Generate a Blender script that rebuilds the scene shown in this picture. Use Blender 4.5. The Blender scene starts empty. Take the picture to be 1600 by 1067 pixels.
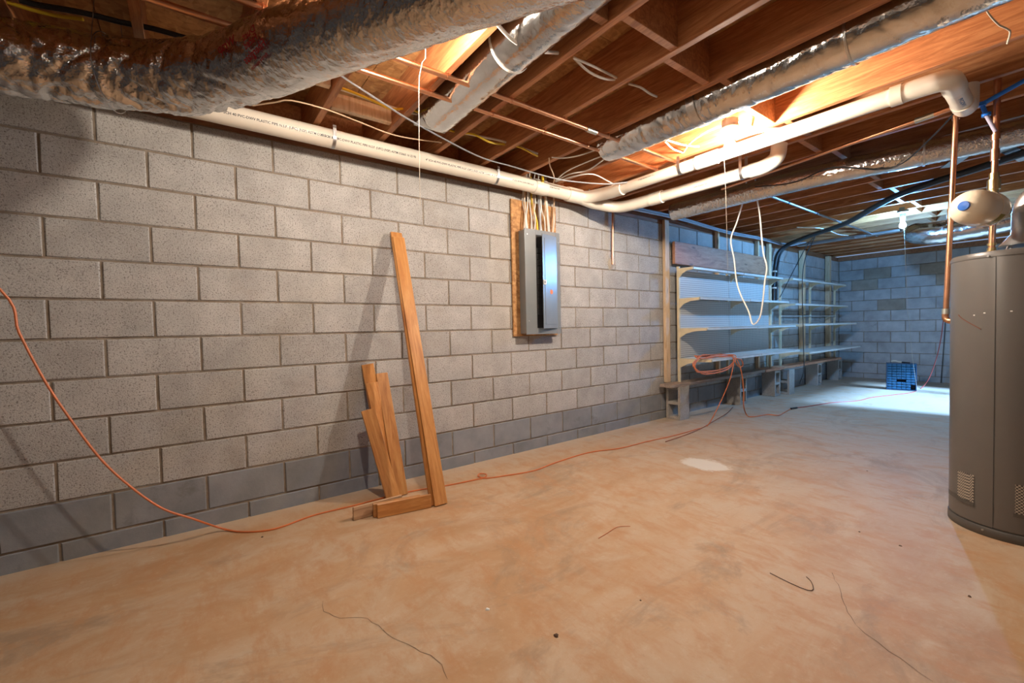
import bpy, math, random
from mathutils import Vector, Matrix, noise
random.seed(7)
R = math.radians
scene = bpy.context.scene
col = scene.collection

# ------------------------------------------------------------------ camera
F, YAW, PITCH, ROLL = 676.245, -0.929475, -0.029891, -0.021649
CAM = Vector((3.0827, 0.5542, 1.1208))
fw = Vector((math.sin(YAW) * math.cos(PITCH), math.cos(YAW) * math.cos(PITCH), math.sin(PITCH)))
r0 = Vector((math.cos(YAW), -math.sin(YAW), 0)); u0 = r0.cross(fw)
rt = r0 * math.cos(ROLL) + u0 * math.sin(ROLL)
up = u0 * math.cos(ROLL) - r0 * math.sin(ROLL)
cd = bpy.data.cameras.new('camera'); cam = bpy.data.objects.new('camera', cd); col.objects.link(cam)
cd.sensor_fit = 'HORIZONTAL'; cd.sensor_width = 36; cd.lens = F * 36 / 1600; cd.clip_start = .02
m = Matrix((rt, up, -fw)).transposed().to_4x4(); m.translation = CAM; cam.matrix_world = m
scene.camera = cam
def ray(x, y): return fw + rt * ((x - 800) / F) - up * ((y - 533.5) / F)
def at(x, y, ax, v):                       # pixel -> point on the plane axis = v
    q = ray(x, y); t = (v - CAM[ax]) / q[ax]; return CAM + q * t

# ------------------------------------------------------------------ world, daylight, exposure
w = bpy.data.worlds.new('sky'); scene.world = w; w.use_nodes = True
w.node_tree.nodes['Background'].inputs[0].default_value = (.42, .62, 1, 1)
w.node_tree.nodes['Background'].inputs[1].default_value = .5
vs = scene.view_settings
scene.display_settings.display_device = 'sRGB'
vs.view_transform = 'Standard'; vs.look = 'None'; vs.exposure = 0.14; vs.gamma = 1
vs.use_curve_mapping = False
scene.cycles.max_bounces = 7; scene.cycles.diffuse_bounces = 4; scene.cycles.glossy_bounces = 4
WARM = (1, .87, .73); COOL = (.14, .46, 1.0)
P1, P2, P3, P4 = 3000, 3700, 1900, 240    # emission of the bulbs; the last one is an added fill
ld = bpy.data.lights.new('daylight', 'AREA'); ld.shape = 'RECTANGLE'; ld.size = .5; ld.size_y = .35
ld.energy = 1250; ld.color = (.26, .54, 1); ld.spread = R(70)
lo = bpy.data.objects.new('daylight', ld); col.objects.link(lo); lo.location = (9.4, 8.75, 4.3)
lo.rotation_euler = (Vector((1.6, 8.9, 0)) - Vector(lo.location)).to_track_quat('-Z', 'Y').to_euler()

# ------------------------------------------------------------------ helpers
class MB:
    def __init__(s): s.v = []; s.f = []; s.sm = []
    def add(s, vs_, fs, smooth=False):
        o = len(s.v); s.v += [tuple(p) for p in vs_]; s.f += [tuple(i + o for i in f) for f in fs]; s.sm += [smooth] * len(fs)
        return s
    def box(s, lo, hi, M=None, b=0.0):
        x0, y0, z0 = lo; x1, y1, z1 = hi
        if b <= 0:
            vv = [Vector(p) for p in ((x0,y0,z0),(x1,y0,z0),(x1,y1,z0),(x0,y1,z0),(x0,y0,z1),(x1,y0,z1),(x1,y1,z1),(x0,y1,z1))]
            ff = [(0,3,2,1),(4,5,6,7),(0,1,5,4),(1,2,6,5),(2,3,7,6),(3,0,4,7)]
        else:
            vv = []; idx = {}
            ex = ((x0, x1), (y0, y1), (z0, z1))
            for i in (0, 1):
                for j in (0, 1):
                    for k in (0, 1):
                        c = [ex[0][i], ex[1][j], ex[2][k]]; sg = [1 - 2*i, 1 - 2*j, 1 - 2*k]
                        for a in range(3):       # vertex on the face normal to axis a
                            p = [c[q] + (0 if q == a else sg[q] * b) for q in range(3)]
                            idx[(i, j, k, a)] = len(vv); vv.append(Vector(p))
            ff = []
            for a in range(3):
                o1, o2 = [(1, 2), (2, 0), (0, 1)][a]
                for sd in (0, 1):
                    q = []
                    for (p1, p2) in ((0,0),(1,0),(1,1),(0,1)):
                        t = [0,0,0]; t[a] = sd; t[o1] = p1; t[o2] = p2; q.append(idx[(t[0],t[1],t[2],a)])
                    ff.append(tuple(q if sd else q[::-1]))
            for a in range(3):                    # edges along axis a
                o1, o2 = [(1, 2), (2, 0), (0, 1)][a]
                for p1 in (0, 1):
                    for p2 in (0, 1):
                        t0 = [0,0,0]; t0[o1] = p1; t0[o2] = p2; t1 = t0[:]; t1[a] = 1
                        q = [idx[(*t0, o1)], idx[(*t1, o1)], idx[(*t1, o2)], idx[(*t0, o2)]]
                        ff.append(tuple(q if (p1 != p2) else q[::-1]))
            for i in (0, 1):
                for j in (0, 1):
                    for k in (0, 1):
                        q = [idx[(i,j,k,a)] for a in range(3)]
                        ff.append(tuple(q if (i + j + k) % 2 else q[::-1]))
        if M is not None: vv = [M @ p for p in vv]
        return s.add(vv, ff)
    def tube(s, pts, rad, n=12, cap=True, rfun=None):
        pts = [Vector(p) for p in pts]; N = len(pts)
        rads = rad if isinstance(rad, (list, tuple)) else [rad] * N
        fr = frames(pts); vv = []
        for i, (p, t, a, b) in enumerate(fr):
            for k in range(n):
                th = 2 * math.pi * k / n
                r_ = rads[i] * (rfun(i, th) if rfun else 1)
                vv.append(p + a * (math.cos(th) * r_) + b * (math.sin(th) * r_))
        ff = [(i*n + k, i*n + (k+1) % n, (i+1)*n + (k+1) % n, (i+1)*n + k) for i in range(N-1) for k in range(n)]
        s.add(vv, ff, True)
        if cap:
            o = len(s.v) - N * n
            s.f.append(tuple(o + k for k in range(n))[::-1]); s.sm.append(False)
            s.f.append(tuple(o + (N-1)*n + k for k in range(n))); s.sm.append(False)
        return s
    def cyl(s, a, b, r_, n=20): return s.tube([a, b], r_, n)
    def lathe(s, prof, M=None, n=32):
        vv = []
        for (r_, z) in prof:
            for k in range(n):
                th = 2 * math.pi * k / n; p = Vector((r_ * math.cos(th), r_ * math.sin(th), z)); vv.append(M @ p if M else p)
        N = len(prof)
        ff = [(i*n + k, i*n + (k+1) % n, (i+1)*n + (k+1) % n, (i+1)*n + k) for i in range(N-1) for k in range(n)]
        s.add(vv, ff, True); o = len(s.v) - N*n
        if prof[0][0] > 1e-4: s.f.append(tuple(o + k for k in range(n))[::-1]); s.sm.append(False)
        if prof[-1][0] > 1e-4: s.f.append(tuple(o + (N-1)*n + k for k in range(n))); s.sm.append(False)
        return s
    def mesh(s, name, mt=None, sharp=.7):
        me = bpy.data.meshes.new(name); me.from_pydata(s.v, [], s.f)
        me.polygons.foreach_set('use_smooth', s.sm)
        if any(s.sm): me.set_sharp_from_angle(angle=sharp)
        if mt: me.materials.append(mt)
        me.update(); return me
    def build(s, name, mt, parent=None, sharp=.7, **kw):
        return obj(name, s.mesh(name, mt, sharp), parent, **kw)

def frames(pts):
    N = len(pts); out = []; a = None
    for i, p in enumerate(pts):
        t = (pts[min(i+1, N-1)] - pts[max(i-1, 0)]).normalized()
        if a is None:
            a = t.cross(Vector((0, 0, 1)))
            if a.length < .05: a = t.cross(Vector((1, 0, 0)))
        a = (a - t * a.dot(t)).normalized(); b = t.cross(a); out.append((p, t, a, b))
    return out

def spline(pts, step=.03):
    pts = [Vector(p) for p in pts]
    if len(pts) < 3: 
        n = max(2, int((pts[1]-pts[0]).length / step)); return [pts[0].lerp(pts[1], i / n) for i in range(n+1)]
    P = [pts[0] * 2 - pts[1]] + pts + [pts[-1] * 2 - pts[-2]]; out = []
    for i in range(1, len(P) - 2):
        p0, p1, p2, p3 = P[i-1:i+3]; n = max(2, min(60, int((p2 - p1).length / step)))
        for k in range(n):
            t = k / n
            out.append(.5 * ((2*p1) + (p2-p0)*t + (2*p0 - 5*p1 + 4*p2 - p3)*t*t + (3*p1 - p0 - 3*p2 + p3)*t**3))
    out.append(pts[-1]); return out

def obj(name, data, parent=None, label=None, cat=None, group=None, kind=None, loc=None):
    o = bpy.data.objects.new(name, data); col.objects.link(o)
    if parent is not None: o.parent = parent
    if loc is not None: o.location = loc
    if label: o['label'] = label
    if cat: o['category'] = cat
    if group: o['group'] = group
    if kind: o['kind'] = kind
    return o
def thing(name, label, cat, loc=(0, 0, 0), group=None, kind=None):
    return obj(name, None, None, label, cat, group, kind, loc)
def part(mb, name, mt, parent, **kw):          # geometry given in world coordinates
    o = Vector((0, 0, 0)); q = parent
    while q is not None: o += Vector(q.location); q = q.parent
    if o.length: mb.v = [tuple(Vector(p) - o) for p in mb.v]
    return mb.build(name, mt, parent, **kw)

# ------------------------------------------------------------------ materials
class NT:
    def __init__(s, name):
        s.m = bpy.data.materials.new(name); s.m.use_nodes = True; s.t = s.m.node_tree; s.n = s.t.nodes; s.l = s.t.links
        s.p = s.n['Principled BSDF']
    def __call__(s, typ, ins=None, **at_):
        nd = s.n.new(typ)
        for k, v in at_.items(): setattr(nd, k, v)
        for k, v in (ins or {}).items():
            i = nd.inputs[k]
            if hasattr(v, 'is_linked') or isinstance(v, bpy.types.NodeSocket): s.l.new(v, i)
            else: i.default_value = v
        return nd
    def set(s, **kw):
        for k, v in kw.items():
            i = s.p.inputs[k.replace('_', ' ')]
            if isinstance(v, bpy.types.NodeSocket): s.l.new(v, i)
            else: i.default_value = v
        return s
    def pos(s): return s('ShaderNodeNewGeometry').outputs['Position']
    def objc(s): return s('ShaderNodeTexCoord').outputs['Object']
    def rnd(s): return s('ShaderNodeObjectInfo').outputs['Random']
    def map(s, v, sc): return s('ShaderNodeMapping', {'Vector': v, 'Scale': sc}).outputs[0]
    def noise(s, v, scale, det=3, rough=.55, dist=0.0):
        return s('ShaderNodeTexNoise', {'Vector': v, 'Scale': scale, 'Detail': det, 'Roughness': rough, 'Distortion': dist}).outputs['Fac']
    def ramp(s, f, stops):
        nd = s('ShaderNodeValToRGB', {'Fac': f}); e = nd.color_ramp.elements
        while len(e) < len(stops): e.new(.5)
        for el, (p, c) in zip(e, stops):
            el.position = p; el.color = (*c, 1) if len(c) == 3 else c
        return nd.outputs['Color']
    def mix(s, f, a, b, mode='MIX'):
        nd = s('ShaderNodeMix', data_type='RGBA', blend_type=mode)
        for i, v in ((0, f), (6, a), (7, b)):
            if isinstance(v, bpy.types.NodeSocket): s.l.new(v, nd.inputs[i])
            else: nd.inputs[i].default_value = v if i == 0 else (*v, 1)
        return nd.outputs[2]
    def math(s, op, a, b=0.0, c=0.0):
        nd = s('ShaderNodeMath', operation=op)
        for i, v in enumerate((a, b, c)):
            if isinstance(v, bpy.types.NodeSocket): s.l.new(v, nd.inputs[i])
            else: nd.inputs[i].default_value = v
        return nd.outputs[0]
    def bump(s, h, st=.3, d=.002):
        s.l.new(s('ShaderNodeBump', {'Height': h, 'Strength': st, 'Distance': d}).outputs[0], s.p.inputs['Normal']); return s

def plain(name, c, rough=.5, metal=0.0, var=.12, nscale=8.0, bump=0.0, bscale=60):
    t = NT(name); n = t.noise(t.pos(), nscale, 4)
    t.set(Base_Color=t.ramp(n, ((.3, tuple(x * (1-var) for x in c)), (.7, tuple(min(1, x * (1+var)) for x in c)))), Roughness=rough, Metallic=metal)
    if bump: t.bump(t.noise(t.pos(), bscale, 4), bump)
    return t.m

def block_mat(name, lo, hi, pit, painted=False):
    t = NT(name); p = t.pos()
    c = t.ramp(t.noise(p, 5, 5, .6), ((.3, lo), (.72, hi)))
    rv = t.math('MULTIPLY_ADD', t.rnd(), .16, .92)
    c = t.mix(1.0, c, t('ShaderNodeCombineColor', {'Red': rv, 'Green': rv, 'Blue': rv}).outputs[0], 'MULTIPLY')
    sp = t.noise(p, 125 if not painted else 40, 3, .8)
    if not painted:
        c = t.mix(t.ramp(sp, ((.35, (.9, .9, .9)), (.47, (0, 0, 0)))), c, pit)
        c = t.mix(t.ramp(t.noise(p, 230, 2, .6), ((.60, (0, 0, 0)), (.72, (.7, .7, .7)))), c, tuple(min(1, x*1.35) for x in hi))
        c = t.mix(t.ramp(t.noise(p, 2.1, 5, .7), ((.58, (0, 0, 0)), (.8, (.45, .45, .45)))), c, (.30, .24, .17))
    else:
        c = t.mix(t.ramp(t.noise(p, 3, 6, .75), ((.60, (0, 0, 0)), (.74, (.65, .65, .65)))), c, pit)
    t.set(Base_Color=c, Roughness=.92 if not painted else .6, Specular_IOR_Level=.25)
    t.bump(sp, .55 if not painted else .25, .004)
    return t.m
M = {}
M['block'] = block_mat('concrete_block', (.36, .345, .325), (.50, .485, .46), (.12, .10, .085))
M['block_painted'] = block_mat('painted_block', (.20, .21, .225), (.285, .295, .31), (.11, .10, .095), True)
M['block_stained'] = block_mat('stained_block', (.24, .20, .16), (.36, .31, .25), (.5, .48, .44), True)
M['block_back'] = block_mat('rear_block', (.30, .30, .30), (.46, .46, .46), (.15, .14, .13), True)
t = NT('mortar'); c = t.ramp(t.noise(t.pos(), 14, 5), ((.3, (.19, .145, .105)), (.75, (.36, .30, .235)))); t.set(Base_Color=c, Roughness=.95); t.bump(t.noise(t.pos(), 90, 3), .6, .004); M['mortar'] = t.m

t = NT('stained_concrete_floor'); p = t.pos()
sx = t('ShaderNodeSeparateXYZ', {'Vector': p})
streak = t.map(p, (1.0, .5, 1))
n1 = t.noise(streak, 1.1, 10, .66, .7); n2 = t.noise(streak, 4.2, 10, .70, .5); n3 = t.noise(p, 26, 8, .75); n4 = t.noise(t.map(p, (.6, 1.3, 1)), 6, 10, .74, .35)
c = t.ramp(n1, ((.30, (.43, .25, .125)), (.50, (.54, .355, .21)), (.68, (.61, .46, .32))))
c = t.mix(t.ramp(n2, ((.42, (0, 0, 0)), (.66, (.8, .8, .8)))), c, (.58, .47, .355))
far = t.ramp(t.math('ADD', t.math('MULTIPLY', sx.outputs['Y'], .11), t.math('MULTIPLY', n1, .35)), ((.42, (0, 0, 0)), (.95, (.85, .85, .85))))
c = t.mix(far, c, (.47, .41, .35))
c = t.mix(t.ramp(t.noise(streak, 2.3, 10, .72, 1.0), ((.52, (0, 0, 0)), (.66, (.7, .7, .7)))), c, (.32, .235, .165))
c = t.mix(t.ramp(n4, ((.48, (0, 0, 0)), (.64, (.7, .7, .7)))), c, (.50, .27, .13))
c = t.mix(t.ramp(n3, ((.55, (0, 0, 0)), (.75, (.45, .45, .45)))), c, (.68, .56, .43))
c = t.mix(t.ramp(n3, ((.25, (.5, .5, .5)), (.40, (0, 0, 0)))), c, (.34, .24, .15))
# dusty pale rim along the wall foot
edge = t.ramp(t.math('ADD', sx.outputs['X'], t.math('MULTIPLY', t.noise(p, 5, 4), .25)), ((.14, (.6, .6, .6)), (.34, (0, 0, 0))))
c = t.mix(edge, c, (.60, .50, .40))
# dried white compound patch
dx = t('ShaderNodeVectorMath', {0: p, 1: (1.24, 3.83, 0)}, operation='SUBTRACT').outputs[0]
dl = t('ShaderNodeVectorMath', {0: t.map(dx, (4.6, 5.6, 0))}, operation='LENGTH').outputs['Value']
dl = t.math('ADD', dl, t.math('MULTIPLY', t.noise(p, 11, 5, .7), 1.1))
c = t.mix(t.ramp(dl, ((1.15/2, (1, 1, 1)), (1.45/2, (0, 0, 0)))) if False else t.ramp(t.math('MULTIPLY', dl, .5), ((.62, (.9, .9, .9)), (.72, (0, 0, 0)))), c, (.74, .70, .63))
c = t.mix(1.0, c, (.91, .88, .82), 'MULTIPLY')
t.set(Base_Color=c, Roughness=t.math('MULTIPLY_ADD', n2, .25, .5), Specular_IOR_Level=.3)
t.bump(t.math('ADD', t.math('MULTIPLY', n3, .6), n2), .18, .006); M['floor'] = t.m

def wood(name, lo, mid, hi, sc=(1, 1, 1), rough=.6, local=False, knots=False, coat=0.0):
    t = NT(name); p = t.objc() if local else t.pos()
    o = t('ShaderNodeVectorMath', {0: p, 1: t('ShaderNodeCombineXYZ', {'X': t.math('MULTIPLY', t.rnd(), 7.3), 'Y': t.math('MULTIPLY', t.rnd(), 3.1), 'Z': t.math('MULTIPLY', t.rnd(), 5.7)}).outputs[0]}, operation='ADD').outputs[0]
    g = t.noise(t.map(o, sc), 3.0, 6, .62, 1.6); f = t.noise(t.map(o, tuple(x * 5 for x in sc)), 6, 4, .6)
    c = t.ramp(g, ((.28, lo), (.50, mid), (.74, hi)))
    c = t.mix(t.ramp(f, ((.45, (0, 0, 0)), (.75, (.4, .4, .4)))), c, lo)
    rv = t.math('MULTIPLY_ADD', t.rnd(), .35, .82)
    c = t.mix(1.0, c, t('ShaderNodeCombineColor', {'Red': rv, 'Green': rv, 'Blue': rv}).outputs[0], 'MULTIPLY')
    if knots:
        v = t('ShaderNodeTexVoronoi', {'Vector': t.map(o, tuple(.25 if x < 1.5 else .9 for x in sc)), 'Scale': 7}).outputs['Distance']
        c = t.mix(t.ramp(v, ((.05, (.85, .85, .85)), (.12, (0, 0, 0)))), c, tuple(x * .35 for x in lo))
    t.set(Base_Color=c, Roughness=rough, Coat_Weight=coat, Coat_Roughness=.25); t.bump(f, .2, .0015); return t.m
M['joist'] = wood('joist_wood', (.24, .08, .028), (.43, .17, .06), (.60, .29, .12), (.9, 9, 9))
M['pine'] = wood('pine_stud', (.56, .36, .19), (.78, .56, .35), (.88, .69, .47), (9, 9, .9), knots=True)
M['header'] = wood('weathered_beam', (.30, .12, .07), (.54, .27, .16), (.66, .38, .24), (9, .8, 6), knots=True)
M['plankwood'] = wood('grey_plank', (.18, .13, .10), (.30, .235, .19), (.42, .35, .30), (9, .9, 9))
M['oak'] = wood('varnished_oak', (.36, .13, .032), (.56, .25, .07), (.68, .36, .125), (7, 7, .7), .38, True, coat=.3)
M['oakraw'] = wood('raw_oak', (.34, .19, .10), (.48, .30, .17), (.60, .42, .27), (7, 7, .7), .7, True)
t = NT('strand_board'); p = t.pos()
v = t('ShaderNodeTexVoronoi', {'Vector': t.map(p, (1, 2.4, 2)), 'Scale': 16, 'Randomness': 1.0}); v2 = t('ShaderNodeTexVoronoi', {'Vector': t.map(p, (2.2, .9, 2)), 'Scale': 22})
c = t.mix(.5, t.ramp(t('ShaderNodeSeparateColor', {'Color': v.outputs['Color']}).outputs[0], ((0, (.30, .13, .04)), (.6, (.50, .25, .085)), (1, (.62, .36, .15)))),
          t.ramp(t('ShaderNodeSeparateColor', {'Color': v2.outputs['Color']}).outputs[0], ((0, (.24, .10, .03)), (1, (.56, .31, .12)))))
t.set(Base_Color=c, Roughness=.7); t.bump(v.outputs['Distance'], .3, .003); M['osb'] = t.m

def foil(name, c=.80, rough=.22, scale=30, st=.5, dist=.006):
    t = NT(name); p = t.pos()
    v = t('ShaderNodeTexVoronoi', {'Vector': p, 'Scale': scale}, feature='F1').outputs['Distance']
    v2 = t('ShaderNodeTexVoronoi', {'Vector': p, 'Scale': scale * 2.3}, feature='F1').outputs['Distance']
    h = t.math('ADD', t.math('ADD', v, t.math('MULTIPLY', v2, .45)), t.math('MULTIPLY', t.noise(p, scale * .35, 6, .65, 1.2), 1.2))
    t.set(Base_Color=t.ramp(t.noise(p, 6, 4), ((.3, (c*.80, c*.78, c*.75)), (.7, (c, c, c)))), Metallic=1.0, Roughness=rough)
    t.bump(h, st, dist); return t.m
M['foil'] = foil('foil_jacket', .80, .14, 44, .42, .007); M['foil2'] = foil('smooth_foil', .78, .14, 42, .24, .004)
M['galv'] = foil('galvanised_steel', .55, .38, 12, .08)
M['tape'] = foil('foil_tape', .72, .3, 40, .3)
M['pvc'] = plain('cream_pvc', (.70, .63, .53), .32, 0, .07, 5)
M['pvc2'] = plain('cream_pvc_fitting', (.74, .68, .58), .30, 0, .06, 5)
M['copper'] = plain('copper', (.78, .40, .23), .30, 1.0, .16, 9)
M['brass'] = plain('brass', (.72, .52, .24), .28, 1.0, .1, 9)
M['solder'] = plain('solder', (.60, .62, .56), .4, 1.0, .1, 30)
M['steel'] = plain('strap_steel', (.42, .43, .44), .35, 1.0, .15, 25)
M['heater'] = plain('grey_heater_enamel', (.118, .108, .098), .36, 0, .06, 3)
M['heater_dark'] = plain('dark_heater_trim', (.085, .078, .07), .45, 0, .06, 3)
M['seam'] = plain('seam_shadow_gap', (.04, .037, .034), .6)
t = NT('louvre_mesh'); g = t('ShaderNodeTexChecker', {'Vector': t.map(t.pos(), (1, 1, 1)), 'Scale': 130})
t.set(Base_Color=t.mix(g.outputs['Fac'], (.42, .37, .30), (.06, .05, .045)), Roughness=.5); M['grille'] = t.m
M['cream'] = plain('cream_enamel', (.78, .69, .53), .28, 0, .05)
M['blue'] = plain('blue_plastic', (.02, .14, .55), .35)
M['pex'] = plain('blue_pex', (.015, .20, .85), .3)
M['yellow'] = plain('yellow_cable', (.78, .55, .03), .45)
M['white'] = plain('white_cable', (.74, .71, .65), .45)
M['tancable'] = plain('tan_cable', (.60, .42, .27), .5)
M['greycable'] = plain('grey_cable', (.30, .31, .33), .4)
M['black'] = plain('black_rubber', (.018, .018, .02), .42)
M['orange'] = plain('orange_cord', (.60, .16, .045), .45)
M['browncord'] = plain('dusty_brown_cord', (.30, .095, .04), .6)
M['redcord'] = plain('red_cord', (.28, .04, .03), .5)
M['cotton'] = plain('cotton_string', (.55, .48, .38), .9)
M['panel'] = plain('grey_panel_enamel', (.215, .235, .245), .34, .2, .05)
M['paneldoor'] = plain('panel_door_painted_sheen', (.25, .285, .31), .26, .3, .05)  # panel grey made lighter and bluer: bluish reflection put into the colour
M['dark'] = plain('dark_breakers', (.02, .02, .022), .5)
M['sticker'] = plain('orange_sticker', (.85, .18, .02), .5)
M['whitelabel'] = plain('white_label', (.75, .74, .70), .5)
M['shelf'] = plain('white_shelf_enamel', (.62, .62, .58), .38, 0, .08)
M['almond'] = plain('almond_enamel', (.66, .56, .38), .42, 0, .10, 12)
M['cutblock'] = block_mat('loose_block', (.30, .275, .245), (.44, .41, .37), (.16, .14, .12))
t = NT('pegboard'); p = t.pos(); s3 = t('ShaderNodeSeparateXYZ', {'Vector': p})
fy = t.math('SUBTRACT', t.math('FRACT', t.math('MULTIPLY', s3.outputs['Y'], 39.4)), .5); fz = t.math('SUBTRACT', t.math('FRACT', t.math('MULTIPLY', s3.outputs['Z'], 39.4)), .5)
d = t.math('SQRT', t.math('ADD', t.math('MULTIPLY', fy, fy), t.math('MULTIPLY', fz, fz)))
t.set(Base_Color=t.mix(t.math('LESS_THAN', d, .23), (.58, .57, .54), (.08, .08, .085)), Roughness=.5); M['peg'] = t.m
M['drawerbody'] = plain('blue_cabinet', (.010, .055, .12), .4)
M['drawer'] = plain('clear_blue_drawer', (.015, .09, .17), .25, 0, .35, 30)
M['print'] = plain('black_ink', (.03, .03, .035), .6)
M['redprint'] = plain('red_ink', (.36, .012, .015), .5)
M['blueprint'] = plain('blue_ink', (.04, .16, .36), .5)
M['bakelite'] = plain('dark_junction_box', (.10, .09, .08), .5)
M['porcelain'] = plain('porcelain', (.75, .73, .70), .3)
M['crack'] = plain('crack_line', (.16, .10, .06), .9)
M['debris'] = plain('debris', (.10, .05, .025), .9); M['chip'] = plain('paint_chip', (.75, .73, .69), .7)
M['darkwood'] = wood('sill_wood', (.16, .065, .03), (.27, .12, .055), (.38, .19, .09), (9, .9, 9))
def glow(name, c, s):
    t = NT(name); t.set(Base_Color=(1, 1, 1, 1), Emission_Color=(*c, 1), Emission_Strength=s); return t.m
t = NT('rear_brickwork'); b = t('ShaderNodeTexBrick', {'Vector': t.objc(), 'Color1': (.27, .255, .24, 1), 'Color2': (.23, .22, .205, 1), 'Mortar': (.17, .14, .11, 1), 'Scale': 1.0, 'Mortar Size': .006, 'Brick Width': .4064, 'Row Height': .2032})
t.set(Base_Color=b.outputs['Color'], Roughness=.9); t.bump(b.outputs['Fac'], -.5, .006); M['wallfar'] = t.m

# ------------------------------------------------------------------ the setting
Z0, KC, CC = .098, .2032, .4064              # first bed joint, course height, block length
JB = 2.415                                   # underside of the joists
YB, XR, YF = 11.18, 4.7, -3.2                # back wall, right wall, front wall
ZC = JB + .235
fl = MB().box((-.2, YF - .2, -.12), (XR + .2, YB + .2, 0)).build('floor', M['floor'], kind='structure', label='orange clay-stained concrete slab floor')
def ribbon(pts, wd, mt, name, parent):
    pts = [Vector((q.x, q.y, .0008)) for q in pts]; q = [pts[0]]
    for a, b in zip(pts, pts[1:]):
        n = max(2, int((b - a).length / .03))
        for i in range(1, n + 1):
            s_ = a.lerp(b, i / n); q.append(s_ + Vector((random.uniform(-.006, .006), random.uniform(-.006, .006), 0)))
    vv = []
    for i, p_ in enumerate(q):
        t_ = (q[min(i+1, len(q)-1)] - q[max(i-1, 0)]).normalized(); n_ = Vector((-t_.y, t_.x, 0)) * wd * random.uniform(.3, 1)
        vv += [p_ + n_, p_ - n_]
    return MB().add(vv, [(2*i, 2*i+1, 2*i+3, 2*i+2) for i in range(len(q)-1)]).build(name, mt, parent)
ribbon([at(*q, 2, 0) for q in ((598, 984), (622, 1000), (650, 1014), (682, 1030), (700, 1058))], .0016, M['crack'], 'crack', fl)
ribbon([at(*q, 2, 0) for q in ((505, 938), (506, 955), (530, 966), (575, 965), (598, 984))], .001, M['crack'], 'crack', fl)
ribbon([at(*q, 2, 0) for q in ((1300, 895), (1318, 935), (1330, 965), (1350, 990), (1390, 1018), (1460, 1066))], .0015, M['crack'], 'crack', fl)

def wall_blocks(parent, axis, cells, half, stuff_cells, mats):
    variants = {}
    rg = random.Random(3)
    def blk(wd, ht, vi):
        key = (round(wd, 3), round(ht, 3), vi)
        if key in variants: return variants[key]
        b = .004; r2 = random.Random(hash(key) & 0xffff); j = lambda: r2.uniform(-.0012, .0012)
        y, z = wd / 2 - .0055, ht / 2 - .0055
        v = [(-.03, -y, -z), (-.03, y, -z), (-.03, y, z), (-.03, -y, z)]
        v += [(-b, -y + j(), -z + j()), (-b, y + j(), -z + j()), (-b, y + j(), z + j()), (-b, -y + j(), z + j())]
        v += [(j(), -y + b + j()*2, -z + b + j()), (j(), y - b + j()*2, -z + b + j()), (j(), y - b + j()*2, z - b + j()), (j(), -y + b + j()*2, z - b + j())]
        f = [(8, 9, 10, 11)]
        for o in (0, 4): f += [(o + i, o + (i+1) % 4, o + 4 + (i+1) % 4, o + 4 + i) for i in range(4)]
        if axis == 1: v = [(q[1], -q[0], q[2]) for q in v]; 
        if axis == 1: v = [(q[0], q[1], q[2]) for q in v]
        variants[key] = (v, f); return variants[key]
    meshes = {}
    rest = {}
    for (u0, u1, z0, z1, mk, isp) in cells:
        vi = rg.randrange(8); v, f = blk(u1 - u0, z1 - z0, vi); off = rg.uniform(-.0015, .0015)
        cpos = Vector((off, (u0+u1)/2, (z0+z1)/2)) if axis == 0 else Vector(((u0+u1)/2, YB + off, (z0+z1)/2))
        if isp:
            k2 = (round(u1-u0, 3), round(z1-z0, 3), vi, mk)
            if k2 not in meshes:
                meshes[k2] = (MB().add([(q[0], q[1], q[2]) if axis == 0 else (q[0], q[1], q[2]) for q in v], f)).mesh('block', M[mk])
            obj('block', meshes[k2], parent, loc=cpos)
        else:
            rest.setdefault(mk, MB()).add([Vector(q) + cpos for q in v], f)
    for mk, mb in rest.items(): mb.build('outlying_block', M[mk], parent, kind='stuff')

wl = MB().box((-.2, YF, -.1), (-.007, YB + .2, Z0 + 11 * KC)).build('wall_left', M['mortar'], kind='structure', label='bare grey concrete block wall on the left')
cells = []
for j in range(-1, 11):
    z0 = Z0 + j * KC if j >= 0 else -.01; z1 = Z0 + (j+1) * KC
    sh = 0 if j % 2 else .5
    for c_ in range(-8, 29):
        u0, u1 = (c_ + sh) * CC, (c_ + 1 + sh) * CC
        if u0 > YB: continue
        u1 = min(u1, YB)
        if u1 - u0 < .05: continue
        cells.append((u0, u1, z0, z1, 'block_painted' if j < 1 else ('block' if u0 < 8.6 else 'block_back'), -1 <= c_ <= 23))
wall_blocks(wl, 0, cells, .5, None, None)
MB().box((-.2, YF, Z0 + 11*KC), (-.004, YB, JB - .04), None, .002).build('sill_plate', M['darkwood'], wl)
MB().box((-.2, YF, JB - .04), (-.012, YB, JB), None, .002).build('sill_plate', M['darkwood'], wl)
# mortar smear round the copper stub
pb = MB(); cpt = Vector((0, 4.19, 1.79)); ring = []
for k in range(18):
    a = 2*math.pi*k/18; rr = .062 * random.uniform(.75, 1.2); ring.append((.004, cpt.y + math.cos(a)*rr*.9, cpt.z + math.sin(a)*rr*1.15))
pb.add(ring + [(.022, cpt.y + (q[1]-cpt.y)*.5, cpt.z + (q[2]-cpt.z)*.5) for q in ring], [(k, (k+1) % 18, 18+(k+1) % 18, 18+k) for k in range(18)] + [tuple(range(18, 36))], True)
pb.build('mortar_patch', plain('patch_mortar', (.40, .35, .29), .95, bump=.6), wl)

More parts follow.
